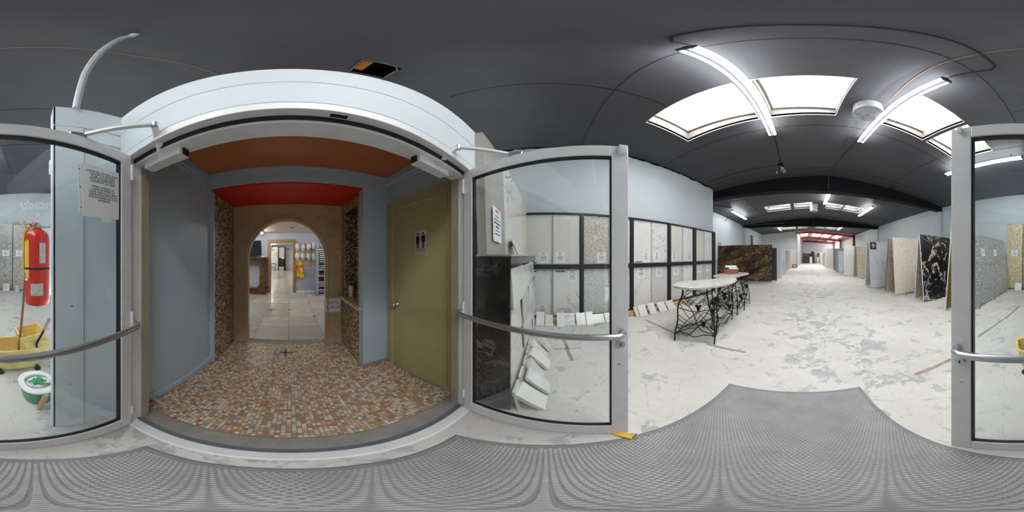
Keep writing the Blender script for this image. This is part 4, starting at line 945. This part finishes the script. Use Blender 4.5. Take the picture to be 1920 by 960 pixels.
each('deck', 'iron', lr, (-1.3, 20.4, .35, -.75, 20.8, .42), (-1.3, 20.4, .1, -.75, 20.8, .16))
for x in (-1.28, -.8):
    for y in (20.42, 20.75): B().box(x, y, 0, x + .04, y + .04, .42).build('leg', 'iron', lr)
# tall slabs standing along the right wall
RW = [('goldspeck', 1.6, 2.33, 2.96, 'tall golden speckled slab with a notice against the right wall'), ('greyspeck', .98, 1.56, 2.95, 'tall grey speckled slab left of the golden one on the right wall'), ('greybrown', .38, .94, 2.92, 'tall grey slab with tan top edge on the right wall'), ('greyspeck', -.3, .34, 2.9, 'tall grey slab nearest the wing wall on the right wall')]
for m_, y0, y1, h_, lab in RW:
    p = thing('wall_slab', lab, 'slab', (7.1, (y0 + y1) / 2, 0), 0, 'tall slabs against the right wall')
    B().add([(6.98, y0, .05), (6.98, y1, .05), (7.01, y1, .05), (7.01, y0, .05), (7.16, y0, h_), (7.16, y1, h_), (7.19, y1, h_), (7.19, y0, h_)], [(0, 1, 2, 3), (7, 6, 5, 4), (4, 5, 1, 0), (5, 6, 2, 1), (6, 7, 3, 2), (7, 4, 0, 3)]).build('slab', m_, p)
    each('foot_block', 'brick', p, (6.93, y0 + .08, 0, 7.08, y0 + .18, .05), (6.93, y1 - .18, 0, 7.08, y1 - .08, .05))
    price_sheet(p, frame((7.065, (y0 + y1) / 2, 1.62), (0, -1, 0), (-1, 0, -.06)), .3, .3, 'ink', r2)
    if m_ == 'greybrown': B().box(7.14, y0, h_ - .02, 7.17, y1, h_ + .06).build('tan_strip', 'ply', p)
for i, (y, m_) in enumerate(((1.72, 'whitestone'), (1.2, 'conc'))):
    lean_tile('floor_tile', ['white sample tile leaning against the tall golden slab', 'grey sample tile on the floor by the right wall slabs'][i], (6.72, y), (0, 1), (1, 0), .3, .34, R(22), m_, .02, .008)
pc = thing('paint_can', 'small pale can on the floor by the right wall slabs', 'can', (6.6, .72, 0))
B().lathe([(.001, 0), (.1, 0), (.1, .24), (.105, .25), (.1, .26), (.001, .255)], 18, Matrix.Translation((6.6, .72, 0))).build('body', 'pipe', pc, True)
B().lathe([(.1, .262), (.08, .266), (.001, .266)], 18, Matrix.Translation((6.6, .72, 0))).build('lid', 'whitestone', pc, True)
# white letter shapes, flipped left to right, placed on the right wall
lt = text('flipped_lettering', 'ntadu', frame((7.235, -.1, 3.86), (0, -1, 0), (-1, 0, 0)) @ Matrix.Scale(-1, 4, (1, 0, 0)), .62, 'white', None, shear=.25, offset=.012)
tag(lt, 'white script lettering, flipped left to right, high on the right wall', 'lettering')

# ------------------------------------------------------------------ extinguisher, mop bucket, pail
ex = thing('fire_extinguisher', 'red fire extinguisher hanging from the wing wall edge', 'fire extinguisher', (1.19, -.02, 1.147))
T_ = Matrix.Translation((1.19, -.02, 0))
B().lathe([(.001, 1.15), (.082, 1.147), (.088, 1.155), (.089, 1.20), (.089, 1.60), (.085, 1.64), (.07, 1.672), (.045, 1.688), (.03, 1.692), (.03, 1.705), (.001, 1.706)], 28, T_).build('cylinder', 'fire', ex, True)
B().lathe([(.0905, 1.405), (.0905, 1.42)], 28, T_).build('strap', 'dark', ex, True)
def wrap(a0, a1, z0, z1, r, mat, nm):
    q = B(); n = 8; vs = []
    for i in range(n + 1):
        a = R(a0 + (a1 - a0) * i / n); vs += [(1.19 + math.cos(a) * r, -.02 + math.sin(a) * r, z0), (1.19 + math.cos(a) * r, -.02 + math.sin(a) * r, z1)]
    q.add(vs, [(2 * i, 2 * i + 2, 2 * i + 3, 2 * i + 1) for i in range(n)]); return q.build(nm, mat, ex, True)
wrap(95, 138, 1.34, 1.61, .0897, 'sticker_y', 'instruction_label'); wrap(98, 112, 1.42, 1.6, .0902, 'paper', 'label_panel'); wrap(188, 218, 1.45, 1.59, .0897, 'foil', 'service_label'); wrap(148, 205, 1.225, 1.31, .0897, 'foil', 'inspection_tag'); wrap(98, 128, 1.325, 1.338, .0899, 'paper', 'seal_strip')
B(T_).tube([(0, 0, 1.70), (0, 0, 1.745)], .02, 12).build('valve', 'steel', ex, True)
B(T_).box(-.07, -.012, 1.735, .02, .012, 1.755).add([(-.09, -.013, 1.775), (.02, -.013, 1.76), (.02, .013, 1.76), (-.09, .013, 1.775), (-.09, -.013, 1.795), (.02, -.013, 1.775), (.02, .013, 1.775), (-.09, .013, 1.795)], [(0, 3, 2, 1), (4, 5, 6, 7), (0, 1, 5, 4), (1, 2, 6, 5), (2, 3, 7, 6), (3, 0, 4, 7)]).build('handle', 'alu', ex)
B(T_).tube([(-.03, .03, 1.72), (-.035, .06, 1.75), (-.035, .1, 1.76), (-.03, .12, 1.73), (-.03, .1, 1.71), (-.02, .05, 1.715)], .0045, 6).build('safety_ring', 'white', ex)
B(T_).tube([(0, .02, 1.73), (.0, .06, 1.72), (.0, .095, 1.66), (.0, .103, 1.5), (.0, .1, 1.4)], .011, 8).build('hose', 'sticker_y', ex, True)
B(T_).tube([(-.02, .03, 1.73), (-.02, .055, 1.73)], .014, 12).build('gauge', 'fire', ex)
B(T_).box(-.012, -.09, 1.705, .012, .0, 1.718).box(-.2, -.11, 1.70, .012, -.09, 1.72).build('wall_hook', 'steel', ex)

mb = thing('mop_bucket', 'dirty yellow wheeled mop bucket with wringer behind the glass', 'mop bucket', (1.85, .2, 0), R(10))
MB_ = Matrix.Translation((1.85, .2, 0)) @ Matrix.Rotation(R(108), 4, 'Z')
def loft(b, secs, M, closed_bottom=True):
    n = 20; vs = []; fs = []
    for (a, c, z, p, sx) in secs:
        for j in range(n):
            q_ = 2 * math.pi * j / n; cx_, sy_ = math.cos(q_), math.sin(q_)
            vs.append((math.copysign(abs(cx_) ** p, cx_) * a + sx, math.copysign(abs(sy_) ** p, sy_) * c, z))
    for i in range(len(secs) - 1):
        for j in range(n):
            k2 = (j + 1) % n; fs.append((i * n + j, i * n + k2, (i + 1) * n + k2, (i + 1) * n + j))
    fs.append(tuple(range(n - 1, -1, -1))); fs.append(tuple(range((len(secs) - 1) * n, len(secs) * n)))
    return b.add(vs, fs, M)
loft(B(), [(.21, .13, .07, .5, 0), (.235, .15, .12, .5, 0), (.27, .18, .36, .5, 0), (.295, .2, .385, .5, 0), (.295, .2, .405, .5, 0), (.265, .175, .40, .5, 0), (.24, .15, .2, .5, 0), (.2, .12, .13, .5, 0)], MB_).build('tub', 'tray_y', mb, True)
wrn = B(MB_)
wrn.add([(-.29, -.16, .33), (-.03, -.16, .33), (-.03, .16, .33), (-.29, .16, .33), (-.3, -.17, .60), (-.0, -.17, .56), (-.0, .17, .56), (-.3, .17, .60), (-.28, -.145, .60), (-.02, -.145, .56), (-.02, .145, .56), (-.28, .145, .60), (-.26, -.13, .37), (-.06, -.13, .37), (-.06, .13, .37), (-.26, .13, .37)],
        [(0, 1, 5, 4), (1, 2, 6, 5), (2, 3, 7, 6), (3, 0, 4, 7), (0, 3, 2, 1), (4, 5, 9, 8), (5, 6, 10, 9), (6, 7, 11, 10), (7, 4, 8, 11), (8, 9, 13, 12), (9, 10, 14, 13), (10, 11, 15, 14), (11, 8, 12, 15), (12, 13, 14, 15)])
wr_ = wrn.build('wringer', 'tray_y', mb, bevel=.006)
q = B(MB_)
for i in range(6): q.box(-.05, -.12 + i * .045, .4, -.03, -.1 + i * .045, .56)
stuff(q.build('press_ribs', 'tray_y', wr_))
for sg_ in (-1, 1): B(MB_).box(-.33, sg_ * .165, .40, -.05, sg_ * .19, .50).build('side_bracket', 'tray_y', wr_, bevel=.004)
B(MB_).tube(spline([(-.17, .2, .43), (-.16, .225, .5), (-.2, .225, .58), (-.24, .225, .66)]), .014, 8).build('lever', 'iron', mb, True); B(MB_).tube([(-.24, .225, .66), (-.305, .225, .80)], .019, 10).build('lever_grip', 'grip', mb, True)
B(MB_).box(.02, .165, .2, .14, .171, .25).build('label_plate', 'grip', mb)
for x in (-.2, .2):
    for y in (-.13, .13): B(MB_).tube([(x, y - .015, .035), (x, y + .015, .035)], .035, 12).box(x - .012, y - .018, .035, x + .012, y + .018, .09).build('caster', 'dark', mb)
tag(B().tube([(1.96, .2, .18), (1.6, .13, .78), (1.17, .06, 1.38)], .013, 8).build('mop', 'broom', smooth=True), 'reddish wooden mop stick rising behind the extinguisher', 'mop')
gp = thing('spin_mop_pail', 'green pail with a white rim and spin basket beside the wing wall', 'mop bucket', (1.29, -.03, 0))
G_ = Matrix.Translation((1.29, -.02, 0)) @ Matrix.Rotation(R(20), 4, 'Z')
loft(B(), [(.12, .1, .0, .8, 0), (.13, .11, .02, .8, 0), (.17, .13, .22, .8, 0), (.175, .135, .24, .8, 0), (.16, .12, .235, .8, 0), (.12, .1, .05, .8, 0)], G_).build('pail', 'green', gp, True)
loft(B(), [(.178, .14, .232, .8, 0), (.185, .146, .245, .8, 0), (.175, .138, .258, .8, 0), (.12, .1, .258, .9, 0), (.11, .092, .24, .9, 0), (.105, .09, .235, .9, 0)], G_).build('rim', 'white', gp, True)
B(G_).lathe([(.098, .262), (.1, .255), (.09, .2), (.001, .2)], 20).build('spin_basket', 'galv', gp, True)
r3 = random.Random(4); q = B(G_)
for i in range(40):
    a = r3.uniform(0, 6.28); rr = r3.uniform(0, .075); q.tube([(0, 0, .245), (math.cos(a) * rr * .5, math.sin(a) * rr * .5, .27), (math.cos(a) * rr, math.sin(a) * rr, .25)], .01, 4)
stuff(q.build('mop_fibres', 'lime', gp))
B(G_).tube([(-.05, .0, .26), (-.1, -.05, .29), (-.16, -.1, .31)], .012, 8).build('mop_socket', 'green', gp, True)
B(G_).tube([(.17, 0, .23), (.2, 0, .2), (.18, 0, .15)], .008, 6).build('bail', 'green', gp)
for i, dx in enumerate((0, .035)):
    tag(B().add([(1.08 + dx, -.02, 0), (1.10 + dx, -.05, 0), (1.11 + dx, -.04, 0), (1.09 + dx, -.01, 0), (1.0 + dx * .3, -.06, .33), (1.02 + dx * .3, -.09, .33), (1.03 + dx * .3, -.08, .33), (1.01 + dx * .3, -.05, .33)], [(0, 3, 2, 1), (4, 5, 6, 7), (0, 1, 5, 4), (1, 2, 6, 5), (2, 3, 7, 6), (3, 0, 4, 7)]).build('timber_offcut', 'timber'), ['timber offcut leaning on the wing wall edge, inner one', 'timber offcut leaning on the wing wall edge, outer one'][i], 'timber')

# ------------------------------------------------------------------ showroom beyond the arch
sf = struct(B().box(-2.4, -6.75, -.1, 3.4, -2.62, -.006).build('floor', 'grout'))
tmeshes = {}
r2 = random.Random(31); TW = .6
tile_mats = []
for i in range(3):
    tile_mats.append(marble('cream_stone_tile_%s' % 'abc'[i], [c3(192, 191, 184), c3(182, 180, 172), c3(202, 199, 188)][i], c3(164, 152, 134), 1.6, .08, .5, 30 + i, .06))
for m_ in tile_mats:
    tmeshes[m_.name] = B().bev(.003, .003, -.006, TW - .003, TW - .003, 0, .002).mesh('floor_tile', m_)
def lay(parent, x0, x1, y0, y1):
    y = y1; row = 0
    while y > y0 + .05:
        x = x0
        while x < x1 - .05:
            o = bpy.data.objects.new('floor_tile', tmeshes[r2.choice(tile_mats).name]); COL.objects.link(o); o.parent = parent; o.location = (x, y - TW, 0); x += TW
        y -= TW
lay(sf, -2.36, 3.4, -6.7, -2.64)
q = B()
for x, y in ((-.56, -3.84), (-.56, -5.04), (.04, -4.4), (.64, -6.0), (1.24, -5.6), (-.56, -6.2)): q.box(x - .03, y - .03, 0, x + .03, y + .03, .001)
stuff(q.build('dark_inset', 'blackink', sf))
B().box(.5, -4.47, 0, .54, -4.2, .001).box(.4, -4.35, 0, .62, -4.31, .001).build('tape_cross', 'tape', sf)
struct(B().box(-2.4, -6.75, 2.44, 3.4, -2.74, 2.5).build('ceiling', 'roomceil'))
struct(B().box(-2.5, -6.75, 0, -2.4, -2.6, 2.5).build('wall_showroom_right', 'room')); struct(B().box(3.4, -6.75, 0, 3.5, -2.6, 2.5).build('wall_showroom_left', 'room'))
struct(B().box(-2.4, -2.745, 0, -.9, -2.742, 2.44).box(1.0, -2.745, 0, 3.4, -2.742, 2.44).build('wall_showroom_front', 'room'))
bwl = B().box(-2.5, -6.75, 0, -.17, -6.6, 2.5).box(.88, -6.75, 0, 3.5, -6.6, 2.5).box(-.17, -6.75, 2.13, .88, -6.6, 2.5)
struct(bwl.build('wall_showroom_back', 'room'))
struct(B().box(-1.6, -6.6, 0, -.22, -6.585, .08).build('baseboard_showroom', 'white'))
dc = struct(thing('door_4', 'oak cased doorway in the showroom back wall', 'doorway', (.36, -6.6, 0)))
for bx in ((.81, -6.76, 0, .94, -6.57, 2.18), (-.22, -6.76, 0, -.09, -6.57, 2.18), (-.09, -6.76, 2.05, .81, -6.57, 2.18)): B().box(*bx).build('casing', 'oak', dc, bevel=.006)
B().box(-.085, -6.68, .95, -.06, -6.66, 1.05).build('latch_plate', 'steel', dc)
def room_lamp(lab, x, y0, y1, z=2.44, glow='glow_room'):
    t = thing('showroom_light', lab, 'ceiling light', (x, (y0 + y1) / 2, z))
    B().box(x - .05, y0, z - .05, x + .05, y1, z).build('housing', 'white', t); B().tube([(x, y0 + .02, z - .07), (x, y1 - .02, z - .07)], .018, 8).build('tube', glow, t, True)
room_lamp('fluorescent tube on the showroom ceiling left of the doorway', 1.1, -6.2, -4.95); room_lamp('added unseen fluorescent tube on the showroom ceiling near the right wall', -1.5, -5.6, -4.3); room_lamp('added unseen fluorescent tube on the showroom ceiling by the left wall', 2.6, -4.6, -3.3)  # right and left wall tubes are out of view, added to light the room
vn = thing('ceiling_vent', 'round dark ceiling vent in the showroom', 'vent', (-.05, -5.3, 2.44)); B().lathe([(.09, 2.43), (.11, 2.44)], 18, Matrix.Translation((-.05, -5.3, 0)), cap=True).build('ring', 'galv', vn); B().lathe([(.06, 2.425), (.07, 2.44)], 18, Matrix.Translation((-.05, -5.3, 0)), cap=True).build('grille', 'iron', vn)
# pegboard, hats, vest
pb = thing('plywood_board', 'tan plywood board on the wall holding hard hats', 'board', (-.62, -6.59, 1.6))
B().box(-1.02, -6.6, 1.12, -.215, -6.575, 2.05).build('panel', 'ply', pb)
q = B()
for x in (-.275, -.49, -.715, -.93):
    for z in (1.94, 1.55): q.tube([(x, -6.575, z), (x, -6.5, z + .02)], .006, 6)
stuff(q.build('pegs', 'iron', pb))
hm = B(); prof = [(.001, .155), (.05, .148), (.09, .12), (.115, .07), (.122, .02), (.125, 0), (.112, 0), (.105, .06), (.001, .13)]
r3 = random.Random(8); hat0 = None
for row, z in enumerate((1.885, 1.495)):
    for i, x in enumerate((-.275, -.488, -.715, -.93)):
        lab = 'white hard hat in the %s row, %s from the doorway' % ('upper' if row == 0 else 'lower', ordinal(i))
        M = Matrix.Translation((x, -6.54, z + r3.uniform(-.02, .03))) @ Matrix.Rotation(R(-88), 4, 'X') @ Matrix.Rotation(r3.uniform(-.1, .1), 4, 'Y') @ Matrix.Scale(.84, 4, (1, 0, 0)) @ Matrix.Scale(1.14, 4, (0, 1, 0))
        if hat0 is None:
            hat0 = thing('hard_hat', lab, 'hard hat', (0, 0, 0), 0, 'white hard hats on the plywood board')
            sh_ = B().lathe(prof, 20).build('shell', 'hat', hat0, True, local=True)
            B().box(-.02, -.1, .1, .02, .09, .16).build('ridge', 'hat', hat0, local=True, bevel=.012)
            B().prism([(-.09, .1), (.09, .1), (.06, .155), (-.06, .155)], -.004, .006).build('peak', 'hat', hat0, local=True)
            h_ = hat0; hat0.matrix_basis = M
        else:
            h_ = hat0.copy(); COL.objects.link(h_); h_['label'] = lab
            for ch in list(hat0.children):
                c_ = ch.copy(); COL.objects.link(c_); c_.parent = h_
            h_.matrix_basis = M
vt = thing('safety_vest', 'yellow and orange safety vest hanging below the hard hats', 'vest', (-.36, -6.52, 1.3))
def cloth(P, nm, mat, off):
    n = len(P); q = B(); front = [(x, -6.5 + off + .03 * math.sin(z * 14 + x * 9), z) for x, z in P]; back = [(x, -6.56 + off, z) for x, z in P]
    q.add(front + back, [tuple(range(n)), tuple(range(2 * n - 1, n - 1, -1))] + [(i, n + i, n + (i + 1) % n, (i + 1) % n) for i in range(n)]); q.build(nm, mat, vt)
cloth([(-.37, 1.36), (-.33, 1.3), (-.28, 1.1), (-.26, .98), (-.24, .7), (-.36, .62), (-.42, .58), (-.54, .7), (-.52, .88), (-.47, 1.1), (-.4, 1.32)], 'body', 'hivis_y', 0)
cloth([(-.31, 1.15), (-.25, 1.0), (-.2, .85), (-.22, .98), (-.3, .92)], 'left_band', 'hivis_o', .035)
cloth([(-.40, 1.16), (-.36, 1.0), (-.33, .9), (-.50, .80), (-.545, .86), (-.50, 1.0), (-.46, 1.12)], 'right_band', 'hivis_o', .035); cloth([(-.25, .68), (-.36, .6), (-.42, .56), (-.44, .64), (-.36, .68)], 'hem', 'hivis_o', .035)
cloth([(-.40, 1.04), (-.36, .98), (-.45, .84), (-.48, .9)], 'reflective_tape', 'pipe', .05)
# sample tower
tw = thing('sample_tower', 'tall swatch tower of stone sample sheets by the arch', 'display stand', (-1.25, -6.05, 0))
B().box(-1.5, -6.3, 0, -1.0, -5.85, .05).build('base', 'galv', tw); B().box(-1.02, -6.42, 0, -1.0, -5.9, 2.0).build('side_panel', 'room', tw)
B().box(-1.27, -6.1, .05, -1.23, -6.06, 1.95).build('pole', 'iron', tw)
r3 = random.Random(2)
for k_ in range(22):
    z = .1 + k_ * .075; mt_ = r3.choice(['white', 'white', 'palegrey', 'navy', 'white', 'navy']) if k_ != 9 else 'fire'
    M = Matrix.Translation((-1.22 + r3.uniform(-.03, .03), -6.05, z)) @ Matrix.Rotation(R(18), 4, 'X')
    B(M).box(-.17, -.02, 0, .17, .17, .022).build('sample_sheet', mt_, tw); 
    B(M).box(-.175, -.06, -.014, .175, .14, -.002).build('shelf', 'navy', tw)
p = B(frame((-1.27, -6.12, 1.99), (-1, 0, 0), (0, 1, 0))).box(-.13, -.11, 0, .16, .11, .004).build('header_sign', 'paper', tw)
M = frame((-1.27, -6.12, 1.99), (-1, 0, 0), (0, 1, 0)); B(M).box(-.1, .02, .0045, .1, .045, .0055).box(-.1, -.03, .0045, .12, -.018, .0055).box(-.1, -.06, .0045, .09, -.05, .0055).build('print', 'blueink', p)
# fireplace mantel, television
mn = thing('stone_mantel', 'brown-green marble fireplace mantel at the showroom back wall', 'mantel', (1.5, -6.4, 0))
B().box(.92, -6.58, 1.4, 2.4, -6.22, 1.46).build('mantel_shelf', 'mantel', mn, bevel=.01); B().box(.98, -6.56, 1.15, 2.35, -6.3, 1.4).build('frieze', 'mantel', mn)
B().box(.98, -6.56, .22, 1.22, -6.3, 1.15).build('jamb', 'mantel', mn); B().box(2.1, -6.56, .22, 2.35, -6.3, 1.15).build('jamb', 'mantel', mn)
B().box(.88, -6.58, .14, 2.45, -6.1, .22).build('hearth_slab', 'mantel', mn, bevel=.008); B().box(.95, -6.55, 0, 2.4, -6.16, .14).build('plinth', 'brick', mn); B().box(1.22, -6.58, .22, 2.1, -6.54, 1.15).build('back_panel', 'palegrey', mn)
tvv = thing('television', 'black flat television standing on the stone mantel', 'television', (1.65, -6.4, 1.46))
B().box(1.17, -6.42, 1.53, 2.1, -6.38, 2.12).build('bezel', 'iron', tvv, bevel=.006); B().box(1.19, -6.379, 1.55, 2.08, -6.377, 2.1).build('screen', 'tv', tvv); B().box(1.4, -6.5, 1.46, 1.9, -6.3, 1.48).box(1.6, -6.42, 1.48, 1.7, -6.38, 1.54).build('stand', 'iron', tvv)
tag(B().box(1.0, -6.4, 1.461, 1.15, -6.28, 1.5).build('set_top_box', 'white', bevel=.006), 'small white box beside the television on the mantel', 'box')
cu = tag(B().box(1.28, -6.52, .221, 1.95, -6.2, .34).build('seat_cushion', 'room', bevel=.03), 'pale blue cushion lying on the stone hearth', 'cushion')
for i, (z, mt_, x0, x1) in enumerate(((1.0, 'ply', 1.32, 2.0), (.58, 'timber', 1.42, 2.1))):
    t = thing('side_table', ['upper tan round side table before the mantel', 'lower pale round side table before the mantel'][i], 'table', (1.9, -5.2 - .7 * i, 0))
    B().lathe([(.3, z - .035), (.32, z - .02), (.32, z), (.001, z)], 24, Matrix.Translation((1.9 - .75 * 0, -5.2 - .7 * i, 0))).build('tabletop', mt_, t, True); B().lathe([(.17, 0), (.16, .03), (.025, .05), (.025, z - .03), (.1, z - .03)], 14, Matrix.Translation((1.9 - .75 * 0, -5.2 - .7 * i, 0))).build('pedestal', 'iron', t, True)
# far room through the doorway
struct(B().box(-3, -18, -.1, 4, -6.75, -.002).build('floor', 'tile_fl')); struct(B().box(-3, -18, 2.62, 4, -6.75, 2.7).build('ceiling', 'roomceil'))
struct(B().box(-3, -18.1, 0, 4, -17.9, 2.7).build('wall_far_room', 'room')); struct(B().box(4, -18, 0, 4.1, -6.75, 2.7).build('wall_far_room_left', 'room')); struct(B().box(-3.1, -18, 0, -3, -6.75, 2.7).build('wall_far_room_right', 'room'))
room_lamp('fluorescent tube in the far room near its left side', 1.95, -16.2, -14.8, 2.62, 'glow_room2'); room_lamp('fluorescent tube in the far room near its right side', -1.6, -13, -11.6, 2.62, 'glow_room2'); room_lamp('added unseen fluorescent tube in the far room just past the doorway', 1.9, -10, -8.6, 2.62, 'glow_room2')  # the tube past the doorway is an unseen addition to brighten this room
tag(B().box(1.36, -17.3, .02, 2.6, -17.25, 2.45).build('marble_panel', 'calac'), 'tall white marble panel with dark diagonal veins in the far room', 'slab')
ys_ = tag(B().box(1.4, -17.25, 1.45, 1.62, -17.235, 1.9).build('yellow_sheet', 'sticker_y'), 'yellow sheet on the marble panel in the far room', 'paper')
bfm = thing('slab_display', 'black frame holding a grey slab in the far room', 'display rack', (.95, -17.2, 0))
B().box(1.25, -17.4, 0, 1.33, -17.2, 2.5).build('post', 'iron', bfm); B().box(.56, -17.4, 0, .66, -17.2, 2.5).build('post', 'iron', bfm); B().box(.56, -17.4, 2.42, 1.33, -17.2, 2.5).build('top_rail', 'iron', bfm); B().box(.66, -17.35, 1.3, 1.25, -17.3, 2.42).build('slab', 'greymar', bfm); B().box(.66, -17.4, .0, 1.25, -17.34, 1.3).build('back_panel', 'navy', bfm)
B().box(.7, -17.29, 1.2, .95, -17.27, 1.35).build('card', 'paper', bfm)
fd = struct(B().box(-.4, -17.9, 0, .5, -17.84, 2.15).build('door_5', 'por_a'))
ch = thing('dark_chair_frame', 'small dark metal frame before the marble panel in the far room', 'frame', (1.8, -16.6, 0))
for x in (1.55, 2.0): B().box(x - .03, -16.63, 0, x + .03, -16.57, .72).build('leg', 'navy', ch)
each('rail', 'navy', ch, (1.52, -16.63, .66, 2.03, -16.57, .73), (1.55, -16.62, .3, 2.0, -16.58, .36))
pl = thing('potted_plant', 'leafy green plant in a grey pot in the far room', 'plant', (.95, -16.6, 0))
B().box(.68, -16.85, 0, 1.2, -16.4, .42).build('planter', 'greybrown', pl, bevel=.02)
r3 = random.Random(6); q = B()
for i in range(70):
    a = r3.uniform(0, 6.28); rr = r3.uniform(.1, .42); z = r3.uniform(.45, 1.15); c = Vector((.95 + math.cos(a) * rr * .8, -16.6 + math.sin(a) * rr * .6, z)); d = Vector((math.cos(a), math.sin(a), r3.uniform(-.2, .8))).normalized() * .13; s = d.cross(Vector((0, 0, 1))).normalized() * .04
    q.add([tuple(c - d), tuple(c - s), tuple(c + d), tuple(c + s)], [(0, 1, 2, 3)])
stuff(q.build('leaves', 'leaf', pl)); B().tube([(.95, -16.6, .4), (.93, -16.6, .9)], .02, 6).build('stem', 'broom', pl)
